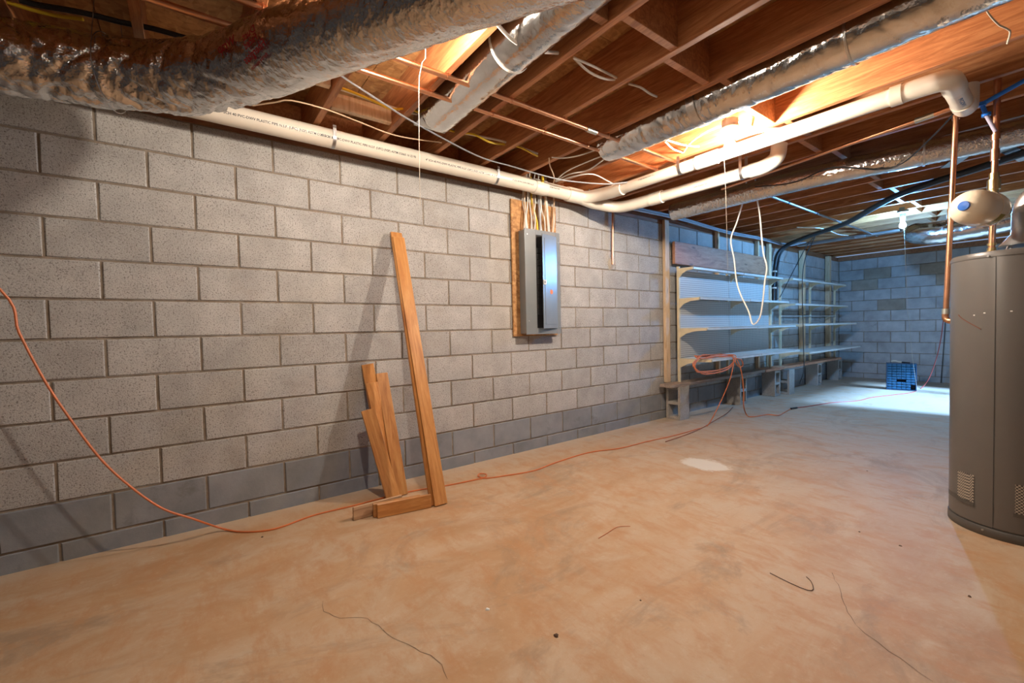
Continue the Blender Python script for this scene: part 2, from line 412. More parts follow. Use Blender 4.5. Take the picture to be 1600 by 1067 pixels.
wb = MB().box((0, YB + .007, -.1), (XR, YB + .2, Z0 + 11*KC)).build('wall_back', M['mortar'], kind='structure', label='far concrete block wall lit blue')
cells = []
stained = {(9, 1): 1, (8, 1): 1, (6, 2): 1, (9, 3): 1, (8, 4): 1}
for j in range(-1, 11):
    z0 = Z0 + j * KC if j >= 0 else -.01; z1 = Z0 + (j+1) * KC
    sh = 0 if j % 2 else -.48
    for c_ in range(0, 13):
        u0, u1 = max(0, (c_ + sh) * CC), min(XR, (c_ + 1 + sh) * CC)
        if u1 - u0 < .05: continue
        cells.append((u0, u1, z0, z1, 'block_stained' if (j, c_) in stained else 'block_back', True))
wall_blocks(wb, 1, cells, .5, None, None)
MB().box((0, YB - .06, Z0 + 11*KC), (XR, YB + .2, JB - .002), None, .002).build('sill_plate', M['darkwood'], wb)
# right and front walls (beyond the frame), with a doorway the daylight comes through
DY0, DY1, DH = 8.0, 9.75, 2.05
wr = MB(); wr.box((XR, YF, 0), (XR + .2, DY0, ZC)); wr.box((XR, DY1, 0), (XR + .2, YB + .2, ZC)); wr.box((XR, DY0, DH), (XR + .2, DY1, ZC))
wr.build('wall_right', M['wallfar'], kind='structure', label='right block wall with an open double doorway')
dr = MB(); dr.box((XR - .01, DY0, 0), (XR + .1, DY0 + .05, DH)); dr.box((XR - .01, DY1 - .05, 0), (XR + .1, DY1, DH)); dr.box((XR - .01, DY0, DH - .05), (XR + .1, DY1, DH)); dr.box((XR + .02, 9.28, 0), (XR + .07, 9.36, DH))
dr.build('door_1', M['pine'], kind='structure', label='wooden frame of the open double doorway')
MB().box((XR + .2, 3, -.14), (XR + 9, 15, -.04)).build('ground_outside', plain('yard_soil', (.30, .25, .19), .9), kind='structure', label='bare ground outside the doorway')
MB().box((-.2, YF - .2, 0), (XR + .2, YF, ZC)).build('wall_front', M['wallfar'], kind='structure', label='block wall behind the camera')

ce = MB().box((-.2, YF - .2, ZC + .018), (XR + .2, YB + .2, ZC + .05)).build('ceiling', M['darkwood'], kind='structure', label='open floor framing of reddish joists under strand board')
for i in range(3):                            # strand-board sheets
    for k in range(12):
        x0 = -.2 + i * 1.72; y0 = YF - .2 + k * 1.2192
        if y0 < YB: MB().box((x0, y0 + .002, ZC), (min(x0 + 1.717, XR + .2), min(y0 + 1.216, YB + .2), ZC + .018)).build('subfloor_panel', M['osb'], ce)
jm = MB().box((-.14, -.019, 0), (XR, .019, .235), None, .002).mesh('joist', M['joist'])
JY = [2.052 + CC * n for n in range(-13, 23)]
for y in JY: obj('joist', jm, ce, loc=(0, y + random.uniform(-.004, .004), JB))
bm_ = MB().box((-.019, -CC/2 + .02, 0), (.019, CC/2 - .02, .225), None, .002).mesh('blocking', M['joist'])
for i, y in enumerate(JY[:-1]):
    if -.5 < y < 11: obj('blocking', bm_, ce, loc=(1.84 + (.05 if i % 2 else -.02), y + CC/2, JB + .004))
MB().box((-.2, YF, JB), (-.142, YB, ZC)).build('rim_board', M['joist'], ce)
# short ledgers nailed between the joists near the wall, and light scraps
for (x, y, dx_) in ((.62, 1.03, .3), (.40, 1.45, .0)):
    MB().box((x - .02, y - .18, JB + .02), (x + .02, y + .18, JB + .11), None, .002).build('cleat', M['pine'], ce)

# ------------------------------------------------------------------ lamps
def lamp(x, y, z, color, power, label, string=None, swing=0.0):
    t_ = thing('light_bulb_fixture', label, 'light', (x, y, JB))
    part(MB().lathe([(.052, JB + .03), (.052, JB - .012), (.045, JB - .02)], Matrix.Translation((x, y, 0)), 8), 'junction_box', M['bakelite'], t_)
    part(MB().lathe([(.055, JB - .02), (.055, JB - .028), (.03, JB - .04), (.024, z + .055), (.022, z + .05)], Matrix.Translation((x, y, 0)), 24), 'lampholder', M['porcelain'], t_)
    pr = [(.013, z + .058), (.014, z + .045), (.020, z + .028), (.028, z + .012), (.031, z), (.0295, z - .012), (.023, z - .024), (.012, z - .031), (.0001, z - .0325)]
    part(MB().lathe(pr, Matrix.Translation((x, y, 0)), 24), 'bulb', glow('bulb_glow_' + label[:14].replace(' ', '_'), color, power), t_)
    if string:
        part(MB().tube(spline(string, .05), .0013, 6), 'pull_string', M['cotton'], t_)
    return t_
lamp(1.66, 3.425, 2.285, WARM, P1, 'bare bulb glowing white beside the cream drain pipe', [(1.63, 3.42, 2.34), (1.615, 3.43, 2.24), at(1133, 275, 1, 3.44), at(1136, 380, 1, 3.44), at(1137, 425, 1, 3.44), at(1134, 431, 1, 3.44)])
lamp(1.735, 7.36, 2.24, COOL, P2, 'far bare bulb glowing blue-white near the back wall', [(1.75, 7.36, 2.30), (1.75, 7.36, 2.15), at(1418, 480, 1, 7.36), at(1420, 500, 1, 7.5), at(1426, 560, 1, 8.3), at(1433, 609, 1, 9.0), at(1434, 617, 2, .003)])
lamp(1.41, 1.38, 2.362, WARM, P3, 'bare bulb hidden behind the large foil duct, long string below', [(1.40, 1.39, 2.39), (1.34, 1.42, 2.30), at(655, 120, 1, 1.42), at(656, 300, 1, 1.42), at(657, 321, 1, 1.42)])
lamp(3.6, -.9, 2.335, WARM, P4, 'bare bulb on the joists behind the viewer')  # unseen bulb, added as weak fill light

# ------------------------------------------------------------------ foil ducts
def fnoise(p, s): return noise.noise(Vector(p) * s)
def duct(name, label, pts, rad, mt, amp=.05, n=48, step=.02, fold=14, cap=True, var=None):
    path = spline(pts, step); base = path[len(path)//2].copy()
    t_ = thing(name, label, 'duct', (base.x, base.y, min(p.z for p in path) - rad))
    fr = frames(path)
    def rf(i, th):
        p, t, a, b = fr[i]; d = a*math.cos(th) + b*math.sin(th); q = p + d*rad
        rid = abs(noise.noise(Vector((i*step*fold + .6*math.sin(th*2 + i*step*4), math.cos(th)*.8, math.sin(th)*.8)))); r3 = abs(noise.noise(Vector((i*step*fold*2.7 + 3*th*.2, math.cos(th)*1.8, math.sin(th)*1.8 + 9))))
        A_ = amp * (var(p) if var else 1)
        return 1 + A_*(.25 - 1.1*max(0, .22 - rid)*2.2 - .9*max(0, .2 - r3)*1.6 + .25*fnoise(q, 6)) + .012*fnoise(q, 38)*(1 if var else 0)
    part(MB().tube(path, rad, n, cap, rf), 'foil_sleeve', mt, t_, sharp=3.2)
    return t_, path, fr
def ring_band(path, i, r_, wd, n=40):
    q = path[max(0, i-2):i+3]; d = (q[-1]-q[0]).normalized(); return MB().tube([path[i] - d*wd/2, path[i] + d*wd/2], r_, n, True)
BD = [(.36, -1.2, 2.25), (.40, -.7, 2.25), (.45, -.25, 2.247), (.48, -.02, 2.246), (.53, .22, 2.246), (.595, .42, 2.246), (.69, .575, 2.246), (.82, .70, 2.246), (.98, .81, 2.247), (1.24, .955, 2.247), (1.52, 1.115, 2.247), (1.76, 1.255, 2.247), (2.1, 1.45, 2.24), (2.6, 1.74, 2.20), (3.2, 2.08, 2.19)]
bd, bpath, bfr = duct('foil_duct', 'large crinkled foil duct curving below the joists at upper left', BD, .136, M['foil'], .22, 88, .009, 8, True, lambda p: .22 + .78*max(0, min(1, (.95 - p.y)/.35)))
def near_i(path, p): return min(range(len(path)), key=lambda i: (path[i] - Vector(p)).length)
i0 = near_i(bpath, (.56, .33, 2.26))
hw = MB()
for s_ in (-1, 1):
    p_, t_, a_, b_ = bfr[i0]
    hw.tube([p_ + a_*s_*.150 + Vector((0, 0, .02)), p_ + a_*s_*.10 + Vector((0, 0, .27))], .0016, 6)
hw.tube([bpath[i0] + bfr[i0][2]*math.cos(a)*.151 + bfr[i0][3]*math.sin(a)*.151 for a in [k*math.pi/20 for k in range(-20, 21)]], .0018, 6)
part(hw, 'hanger_wire', M['steel'], bd)
# printing on the duct wrap, upside down to the viewer
def text_mesh(body, size):
    cu = bpy.data.curves.new('lettering', 'FONT'); cu.body = body; cu.size = size; cu.align_x = 'CENTER'; cu.align_y = 'CENTER'; cu.resolution_u = 2; cu.offset = size * .022
    o = bpy.data.objects.new('tmp', cu); col.objects.link(o); dg = bpy.context.evaluated_depsgraph_get()
    me = bpy.data.meshes.new_from_object(o.evaluated_get(dg)); v = [tuple(x.co) for x in me.vertices]; f = [tuple(p.vertices) for p in me.polygons]
    bpy.data.objects.remove(o); bpy.data.meshes.remove(me); bpy.data.curves.remove(cu); return v, f
def duct_print(parent, path, fr, rad, s_mid, ang, body, size, rot, mt):
    v, f = text_mesh(body, size); L = [0]
    for a, b in zip(path, path[1:]): L.append(L[-1] + (b - a).length)
    out = []
    for (x, y, z) in v:
        x, y = x*math.cos(rot) - y*math.sin(rot), x*math.sin(rot) + y*math.cos(rot)
        s_ = L[s_mid] + x; i = min(range(len(L)), key=lambda k: abs(L[k] - s_)); p, t, a, b = fr[i]
        p = p + t*(s_ - L[i]); th = ang + y / rad; out.append(p + a*(math.cos(th)*rad) + b*(math.sin(th)*rad))
    part(MB().add(out, f), 'lettering', mt, parent)
def ang_for(fr, i, px):                        # angle round the tube that faces a pixel
    p, t, a, b = fr[i]; best = min(range(360), key=lambda k: ((lambda q: ((q.x - px[0])**2 + (q.y - px[1])**2) + (1e9 if (a*math.cos(R(k)) + b*math.sin(R(k))).dot(p - CAM) > 0 else 0))(pix(p + (a*math.cos(R(k)) + b*math.sin(R(k)))*.15))))
    return R(best)
def pix(p):
    q = p - CAM; z = q.dot(fw); return Vector((800 + F*q.dot(rt)/z, 533.5 - F*q.dot(up)/z))
for px, body, size, rot in (((393, 64), 'Faced', .034, math.pi*.93), ((402, 78), 'Fiberglass', .036, math.pi*.93), ((392, 50), 'Duct', .036, math.pi*.93), ((350, 70), 'Wrap', .045, math.pi*.96), ((388, 20), 'R-4.2', .04, math.pi*.95), ((412, 92), 'thermal insulation', .016, math.pi*.93)):
    ii = min(range(len(bpath)), key=lambda i: min((pix(bpath[i] + (bfr[i][2]*math.cos(R(k)) + bfr[i][3]*math.sin(R(k)))*.15) - Vector(px)).length for k in range(0, 360, 12) if (bfr[i][2]*math.cos(R(k)) + bfr[i][3]*math.sin(R(k))).dot(bpath[i] - CAM) < 0) if .9 > bpath[i].y > .4 else 1e9)
    duct_print(bd, bpath, bfr, .1475, ii, ang_for(bfr, ii, px), body, size, rot, M['redprint'])

d2, p2, f2 = duct('foil_duct', 'small foil duct run up inside the joist bay above the copper pipes', [(.62, 1.85, 2.475), (.9, 1.85, 2.48), (1.4, 1.85, 2.485), (2.2, 1.85, 2.49), (3.6, 1.85, 2.49)], .118, M['foil2'], .035, 48, .015, 9)
part(ring_band(p2, near_i(p2, (1.38, 1.85, 2.5)), .122, .012), 'strap', M['white'], d2)
part(MB().box((.50, 1.74, 2.42), (.64, 1.96, 2.60), None, .003), 'sheet_metal_boot', M['galv'], d2)
d3, p3, f3 = duct('foil_duct', 'long bright foil duct lying between two joists above the glowing bulb', [(.93, 3.08, 2.47), (1.1, 3.08, 2.46), (1.6, 3.08, 2.455), (2.2, 3.08, 2.45), (2.9, 3.08, 2.45), (4.4, 3.08, 2.45)], .125, M['foil2'], .05, 56, .012, 16)
part(ring_band(p3, near_i(p3, (1.66, 3.08, 2.45)), .131, .05), 'tape_band', M['tape'], d3)
part(ring_band(p3, near_i(p3, (2.4, 3.08, 2.45)), .130, .01), 'tape_band', M['tape'], d3)
d4, p4, f4 = duct('foil_duct', 'dusty foil duct crossing behind the copper riser, midway down the room', [(.45, 4.66, 2.30), (.8, 4.66, 2.30), (1.3, 4.67, 2.305), (1.8, 4.72, 2.31), (2.3, 4.80, 2.31), (2.8, 4.88, 2.31), (4.4, 5.05, 2.32)], .085, M['foil'], .05, 40, .02, 12)
part(ring_band(p4, near_i(p4, (2.35, 4.8, 2.31)), .091, .012), 'strap', M['tape'], d4)
d5, p5, f5 = duct('foil_duct', 'far foil duct with crumpled end behind the water heater', [(1.66, 8.40, 2.285), (1.69, 8.36, 2.265), (1.76, 8.32, 2.245), (1.90, 8.3, 2.22), (2.2, 8.3, 2.235), (2.6, 8.3, 2.27), (3.4, 8.3, 2.30), (4.3, 8.3, 2.30)], .13, M['foil2'], .07, 48, .02, 10)
t_ = thing('duct_panning', 'flat strip of foil-faced panning under the far joists', 'duct', (.15, 8.68, 2.37))
part(MB().box((.15, 8.66, 2.378), (1.45, 8.78, 2.414), None, .004), 'foil_sheet', M['galv'], t_)
part(MB().box((.95, 8.55, 2.35), (1.08, 8.62, 2.39), None, .004), 'junction_box', M['galv'], t_)

# ------------------------------------------------------------------ plastic drain pipes
dp = thing('drain_pipe', 'cream plastic drain pipe along the wall top with two branches', 'pipe', (.18, 1.5, 2.36))
XM, ZM = .185, 2.347
part(MB().tube([(XM, YF, ZM), (XM, 3.40, ZM)], .057, 32), 'pipe', M['pvc'], dp)
for y0, y1, r_ in ((2.98, 3.12, .0635), (3.38, 3.56, .0655)): part(MB().lathe([(r_ - .004, y0), (r_, y0 + .006), (r_, y1 - .006), (r_ - .004, y1)], Matrix.Translation((XM, 0, ZM)) @ Matrix.Rotation(R(-90), 4, 'X'), 32), 'coupling', M['pvc2'], dp)
B1 = [(XM, 3.52, ZM), (.22, 3.60, ZM - .005), (.33, 3.655, 2.345), (.50, 3.665, 2.335)]
part(MB().tube(spline(B1, .02), .056, 28), 'wye', M['pvc2'], dp)
part(MB().tube([(.46, 3.665, 2.336), (.60, 3.663, 2.332)], .055, 28), 'coupling', M['pvc2'], dp)
part(MB().tube([(.58, 3.663, 2.332), (2.50, 3.64, 2.325)], .0445, 28), 'pipe', M['pvc'], dp)
part(MB().tube([(1.30, 3.655, 2.330), (1.46, 3.653, 2.329)], .0505, 28), 'coupling', M['pvc2'], dp)
part(MB().tube([(2.42, 3.641, 2.325), (2.47, 3.641, 2.325)], .052, 28), 'coupling', M['pvc2'], dp)
part(MB().tube(spline([(2.46, 3.641, 2.325), (2.55, 3.641, 2.324), (2.61, 3.644, 2.322), (2.640, 3.662, 2.319), (2.646, 3.70, 2.315), (2.647, 3.77, 2.31)], .015), .049, 28), 'elbow', M['pvc2'], dp)
part(MB().tube([(2.645, 3.75, 2.31), (2.65, 3.98, 2.29)], .0445, 28), 'pipe', M['pvc'], dp)
part(MB().tube(spline([(2.65, 3.95, 2.292), (2.652, 4.03, 2.29), (2.654, 4.065, 2.31), (2.654, 4.07, 2.412)], .012), .049, 28), 'elbow', M['pvc2'], dp)
part(MB().tube([(XM, 3.55, ZM - .01), (.20, 3.72, 2.31), (.30, 3.86, 2.275)], .055, 28), 'wye', M['pvc2'], dp)
part(MB().tube(spline([(.27, 3.83, 2.28), (.36, 3.91, 2.265), (.50, 3.94, 2.26), (.72, 3.95, 2.26)], .02), .052, 28), 'elbow', M['pvc2'], dp)
part(MB().tube([(.68, 3.95, 2.26), (.80, 3.955, 2.26)], .056, 28), 'coupling', M['pvc2'], dp)
part(MB().tube([(.78, 3.955, 2.26), (1.55, 4.01, 2.275)], .046, 28), 'pipe', M['pvc'], dp)
part(MB().tube(spline([(1.52, 4.008, 2.274), (1.62, 4.015, 2.28), (1.70, 4.02, 2.32), (1.72, 4.02, 2.412)], .015), .052, 28), 'elbow', M['pvc2'], dp)
def strap_y(y, top):
    mb = MB(); r_ = .0585; pts = [(XM - .062, top)] + [(XM + r_*math.cos(a), ZM + r_*math.sin(a)) for a in [math.pi + k*math.pi/14 for k in range(15)]] + [(XM + .059, top)]
    vv = []
    for (x, z) in pts: vv += [(x, y - .01, z), (x, y + .01, z)]
    return mb.add(vv, [(2*i, 2*i+1, 2*i+3, 2*i+2) for i in range(len(pts)-1)], True)
for y in (1.33, 2.58, 3.62): part(strap_y(y, JB - .002), 'strap', M['steel'], dp)
def strap_x(x, y, z, r_, top):
    pts = [(y - r_, top)] + [(y + r_*math.cos(a), z + r_*math.sin(a)) for a in [math.pi + k*math.pi/14 for k in range(15)]] + [(y + r_ + .004, top)]
    vv = []
    for (yy, zz) in pts: vv += [(x - .012, yy, zz), (x + .012, yy, zz)]
    return MB().add(vv, [(2*i, 2*i+1, 2*i+3, 2*i+2) for i in range(len(pts)-1)], True)
part(strap_x(1.17, 3.655, 2.331, .0465, JB - .002), 'strap', M['steel'], dp)
part(strap_x(1.47, 4.005, 2.273, .048, JB - .002), 'strap', M['steel'], dp)
def pipe_print(y, body, size, phi, mt=None):
    v, f = text_mesh(body, size); r_ = .0577
    part(MB().add([(XM + r_*math.cos(phi + q[1]/r_), y + q[0], ZM + r_*math.sin(phi + q[1]/r_)) for q in v], f), 'lettering', mt or M['print'], dp)
for yc in (1.04, 1.56, 2.26): pipe_print(yc, '4" SCH 40 PVC-DWV PLASTIC PIPE N.S.F. (UPC) (NSF) ASTM D2665 16 22 93', .019, R(-14))
pipe_print(2.83, '4" SCH 40 PVC-DWV PIPE N.S.F.', .0165, R(-14)); pipe_print(3.18, 'ASTM D2665 NSF', .0165, R(0)); 
def branch_print(xc, y, z, r_, body, size, phi):
    v, f = text_mesh(body, size)           # reads along +X, seen from -Y
    part(MB().add([(xc + q[0], y - r_*math.cos(phi + q[1]/r_), z + r_*math.sin(phi + q[1]/r_)) for q in v], f), 'lettering', M['print'], dp)
branch_print(.92, 3.6595, 2.331, .0452, '3" SCH 40 PVC-DWV PLASTIC PIPE NSF', .014, R(10)); branch_print(1.85, 3.648, 2.3275, .0452, '3" SCH 40 PVC-DWV NSF (UPC)', .014, R(0))
branch_print(1.12, 3.979, 2.2666, .047, '3" SCH 40 PVC-DWV PLASTIC PIPE', .014, R(-20))

# ------------------------------------------------------------------ copper water pipes
def cu_run(label, x, y0, y1, z):
    t_ = thing('copper_pipe', label, 'pipe', (x, (y0+y1)/2, z))
    part(MB().tube([(x, y0, z), (x, y1, z)], .0135, 16), 'tube', M['copper'], t_)
    for y in JY:
        if y0 < y < y1:
            hb = MB(); pts = [(x - .014, y, z + .035)] + [(x + .0145*math.cos(a), y, z + .0145*math.sin(a)) for a in [math.pi + k*math.pi/8 for k in range(9)]] + [(x + .014, y, z + .035)]
            part(hb.tube(pts, .0018, 6), 'hanger', M['copper'], t_)
    return t_
cu_run('copper water pipe nearer the block wall, first of the parallel pair', .93, -2.0, 3.72, 2.401)
c2 = cu_run('copper water pipe further from the block wall, second of the pair', 1.118, -2.0, 3.82, 2.401)
part(MB().tube([(1.118, 2.66, 2.398), (1.118, 2.75, 2.398)], .0165, 16), 'coupling', M['solder'], c2)
hr = thing('copper_pipe', 'copper riser with elbow running down the left side of the water heater', 'pipe', (2.575, 4.10, 1.12))
part(MB().tube([(1.05, 4.50, 2.352), (2.50, 4.17, 2.345)], .0125, 16), 'tube', M['copper'], hr)
part(MB().tube([(2.42, 4.188, 2.345), (2.52, 4.166, 2.345)], .0165, 16), 'coupling', M['solder'], hr)
part(MB().tube(spline([(2.51, 4.168, 2.345), (2.575, 4.152, 2.345), (2.60, 4.146, 2.33), (2.602, 4.144, 2.27)], .01), .0165, 16), 'elbow', M['copper'], hr)
part(MB().tube([(2.602, 4.144, 2.28), (2.572, 4.10, 1.13)], .0135, 16), 'tube', M['copper'], hr)
part(MB().tube([(2.588, 4.123, 1.76), (2.587, 4.121, 1.70)], .0165, 16), 'coupling', M['copper'], hr)
part(MB().tube([(2.5735, 4.102, 1.18), (2.5725, 4.10, 1.15)], .0185, 16), 'coupling', M['solder'], hr)
part(MB().tube(spline([(2.572, 4.10, 1.16), (2.573, 4.098, 1.125), (2.59, 4.09, 1.11), (2.612, 4.08, 1.11)], .008), .0165, 16), 'elbow', M['copper'], hr)
HX, HY, HR, HT = 2.852, 4.04, .25, 1.462
cv = thing('copper_pipe', 'vertical copper pipe with brass union rising from the heater top', 'pipe', (2.745, 4.15, HT))
part(MB().tube([(2.745, 4.15, HT), (2.765, 4.15, 2.62)], .0145, 16), 'tube', M['copper'], cv)
for z0, z1, r_, mt in ((HT, HT + .035, .022, 'brass'), (HT + .035, HT + .05, .019, 'brass'), (HT + .06, HT + .075, .019, 'brass'), (1.80, 1.83, .020, 'brass'), (1.83, 1.885, .027, 'brass'), (1.885, 1.92, .021, 'brass'), (1.99, 2.05, .019, 'copper'), (2.10, 2.13, .019, 'copper')):
    xx = 2.745 + .02*(z0 - HT)/1.158; part(MB().tube([(xx, 4.15, z0), (xx, 4.15, z1)], r_, 12), 'fitting', M[mt], cv)
st = thing('copper_stub', 'short copper stub pipe dropping down the block wall into mortar', 'pipe', (.035, 4.19, 1.79))
part(MB().tube([(.035, 4.20, 2.40), (.03, 4.19, 1.78)], .0125, 16), 'tube', M['copper'], st)
px_ = thing('plastic_water_pipe', 'bright blue plastic water pipe joining the copper near the ceiling', 'pipe', (2.70, 4.1, 2.3))
pa = at(1534, 163, 1, 4.10); pb_ = at(1640, 104, 2, 2.40)
part(MB().tube([pa, pb_], .0115, 16), 'tube', M['pex'], px_)
pc = Vector((2.757, 4.13, 2.14)); pm = at(1541, 180, 1, 4.11)
part(MB().tube([pa, pm], .010, 12), 'elbow', M['pex'], px_); part(MB().tube([pm - Vector((0, 0, .006)), pm + Vector((0, 0, .012))], .019, 12), 'clamp', M['pex'], px_)
part(MB().tube([pa - Vector((0, 0, .01)), pa + Vector((0, 0, .01))], .019, 12), 'clamp', M['pex'], px_)
part(MB().tube([pm, pc], .009, 12), 'clear_tube', plain('milky_tube', (.45, .42, .55), .3), px_)

# ------------------------------------------------------------------ water heater and its fittings
wh = thing('water_heater', 'tall grey cylindrical water heater standing at the right edge', 'water heater', (HX, HY, 0))
T = Matrix.Translation((HX, HY, 0))
part(MB().lathe([(HR - .012, .0), (HR - .006, .004), (HR - .006, .05), (HR, .055), (HR, HT - .03), (HR - .003, HT - .016)], T, 96), 'jacket', M['heater'], wh)
part(MB().lathe([(HR - .001, HT - .035), (HR + .002, HT - .033), (HR + .002, HT - .018), (HR - .006, HT - .004), (HR - .03, HT), (0.001, HT + .006)], T, 96), 'top_cover', M['heater'], wh)
part(MB().lathe([(HR + .0015, 0), (HR + .004, .003), (HR + .004, .042), (HR + .001, .046)], T, 96), 'base_ring', M['heater_dark'], wh)
def arc_panel(a0, a1, z0, z1, r_, n=10):
    vv = []; 
    for k in range(n+1):
        a = a0 + (a1-a0)*k/n
        for z in (z0, z1): vv.append((HX + r_*math.cos(a), HY + r_*math.sin(a), z))
    return MB().add(vv, [(2*k, 2*k+2, 2*k+3, 2*k+1) for k in range(n)], True)
def hang(px, py, z):                            # angle on the jacket seen at a pixel column
    best = None
    for k in range(0, 3600):
        a = R(k/10); p = Vector((HX + HR*math.cos(a), HY + HR*math.sin(a), z))
        if (p - Vector((HX, HY, z))).dot(p - CAM) < 0:
            d = abs(pix(p).x - px)
            if best is None or d < best[0]: best = (d, a)
    return best[1]
aS = hang(1554, 600, .8)
part(arc_panel(aS - .005, aS + .005, .05, HT - .03, HR + .0012, 2), 'seam', M['seam'], wh)
for (xa, xb, z0, z1) in ((1497, 1522, .155, .30), (1586, 1618, .155, .30)):
    a0, a1 = hang(xa, 760, .22), hang(xb, 760, .22)
    g = part(arc_panel(a0, a1, z0, z1, HR + .002), 'vent_grille', M['grille'], wh)
    part(arc_panel(a0 - .02, a1 + .01, z0 - .018, z0, HR + .006), 'lip', M['heater_dark'], g)
a0, a1 = hang(1484, 760, .22), hang(1497, 760, .22)
part(arc_panel(a0, a1, .14, .165, HR + .004), 'lip', M['heater_dark'], wh)
for (xx, z) in ((1536, .03), (1545, HT - .028)):
    a = hang(xx, 800, z); part(MB().tube([(HX + (HR)*math.cos(a), HY + HR*math.sin(a), z), (HX + (HR+.007)*math.cos(a), HY + (HR+.007)*math.sin(a), z)], .005, 10), 'screw', M['steel'], wh)
sc_pts = []
for (sx_, sy_) in ((1498, 487), (1503, 492), (1515, 499), (1525, 504), (1533, 508)):
    z = HT - (sy_ - 400) / 390 * HT * .98; a = hang(sx_, sy_, z); sc_pts.append((HX + (HR+.0012)*math.cos(a), HY + (HR+.0012)*math.sin(a), z))
part(MB().tube(spline(sc_pts, .01), .0022, 6), 'rust_scratch', plain('rust', (.16, .055, .03), .8), wh)
for (sx_, z) in ((1522, 1.135), (1538, 1.145), (1580, 1.15)):
    a = hang(sx_, 465, z); part(arc_panel(a - .012, a + .02, z, z + .006, HR + .0012, 2), 'chipped_paint', M['chip'], wh)
fp = thing('flue_pipe', 'galvanised flue pipe and draft hood on the water heater', 'flue', (2.885, 4.06, HT))
FX, FY = 2.885, 4.06
for k in range(4):
    a = R(45 + 90*k); part(MB().tube([(FX + .105*math.cos(a), FY + .105*math.sin(a), HT), (FX + .085*math.cos(a), FY + .085*math.sin(a), HT + .055)], .005, 6), 'leg', M['galv'], fp)
part(MB().lathe([(.105, HT + .035), (.108, HT + .04), (.085, HT + .07), (.064, HT + .10), (.063, HT + .125)], Matrix.Translation((FX, FY, 0)), 40), 'draft_hood', M['galv'], fp)
fpath = [(FX, FY, HT + .11), (FX, FY, HT + .20), (FX + .02, FY + .005, HT + .27), (FX + .09, FY + .02, HT + .33), (FX + .25, FY + .05, HT + .39), (FX + 1.7, FY + .3, HT + .62)]
part(MB().tube(spline(fpath, .02), .062, 32), 'pipe', M['galv'], fp)
for z in (HT + .125, HT + .20): part(MB().tube([(FX, FY, z), (FX, FY, z + .008)], .0645, 32), 'crimp', M['galv'], fp)
et = thing('expansion_tank', 'cream expansion tank with blue cap above the water heater', 'tank', (2.74, 3.87, 1.60))
A = Vector((2.692, 3.70, 1.688)); B = Vector((2.765, 3.975, 1.685)); ax = (B - A); Ln = ax.length; q_ = ax.normalized().to_track_quat('Z', 'Y').to_matrix().to_4x4(); q_.translation = A
rt_ = .087
part(MB().lathe([(.0001, 0), (.03, .004), (.055, .016), (.074, .038), (.084, .065), (rt_, .09), (rt_, Ln - .07), (.082, Ln - .04), (.06, Ln - .012), (.02, Ln)], q_, 48), 'shell', M['cream'], et)
part(MB().lathe([(rt_ + .0015, Ln*.52), (rt_ + .0025, Ln*.525), (rt_ + .0025, Ln*.54), (rt_ + .0015, Ln*.545)], q_, 48), 'weld_bead', M['cream'], et)
part(MB().lathe([(.024, -.002), (.024, .006), (.022, -.006), (.0001, -.008)], q_, 24), 'blue_cap', M['blue'], et, label='round blue plastic cap')
lab = MB(); vv = []
for k in range(6):
    a = R(-150 + 9*k)
    for l in (Ln*.56, Ln*.72): vv.append(q_ @ Vector(((rt_+.001)*math.cos(a), (rt_+.001)*math.sin(a), l)))
part(lab.add(vv, [(2*k, 2*k+2, 2*k+3, 2*k+1) for k in range(5)], True), 'label', plain('olive_label', (.30, .24, .03), .5), et)
part(MB().tube([B, (2.752, 4.14, 1.72)], .012, 12), 'nipple', M['brass'], et)

# ------------------------------------------------------------------ electrical panel and cables
bb = MB().box((.0045, 2.862, 1.05), (.021, 3.39, 2.262), None, .001).build('panel_backboard', M['osb'], label='orange strand-board backing screwed to the wall behind the breaker panel', cat='board')
ep = thing('breaker_panel', 'grey breaker panel with its door ajar on the block wall', 'electrical panel', (.021, 3.13, 1.06))
PY0, PY1, PZ0, PZ1, PX = 2.93, 3.345, 1.065, 1.995, .021
part(MB().box((PX, PY0 + .008, PZ0 + .008), (PX + .085, PY1 - .008, PZ1 - .008), None, .002), 'box', M['panel'], ep)
fr_ = MB(); xf = PX + .085
d0, d1, e0, e1 = PY0 + .125, PY1 - .055, PZ0 + .055, PZ1 - .045
fr_.box((xf, PY0, PZ0), (xf + .012, d0, PZ1), None, .002); fr_.box((xf, d1, PZ0), (xf + .012, PY1, PZ1), None, .002)
fr_.box((xf, d0, PZ0), (xf + .012, d1, e0), None, .001); fr_.box((xf, d0, e1), (xf + .012, d1, PZ1), None, .001)
part(fr_, 'cover', M['panel'], ep)
ins = part(MB().box((xf - .004, d0, e0), (xf + .001, d1, e1)), 'dead_front', M['dark'], ep)
for k in range(11):
    z = e0 + .12 + k*.055
    part(MB().box((xf + .001, d0 + .02, z), (xf + .010, d0 + .075, z + .045), None, .002), 'breaker', plain('breaker_plastic', (.03, .03, .033), .4) if k == 0 else bpy.data.materials['breaker_plastic'], ins)
dm = Matrix.Translation((xf + .013, d1 + .005, 0)) @ Matrix.Rotation(R(13), 4, 'Z')
door = part(MB().box((0, -(d1 - d0) + .018, e0 - .004), (.006, 0, e1 + .004), dm, .001), 'door', M['paneldoor'], ep)
part(MB().box((.006, -(d1 - d0) + .045, e0 + .03), (.009, -.02, e1 - .03), dm, .002), 'pressed_panel', M['paneldoor'], door)
part(MB().box((.006, -(d1 - d0) + .022, 1.505), (.014, -(d1 - d0) + .062, 1.548), dm, .002), 'latch', M['whitelabel'], door)
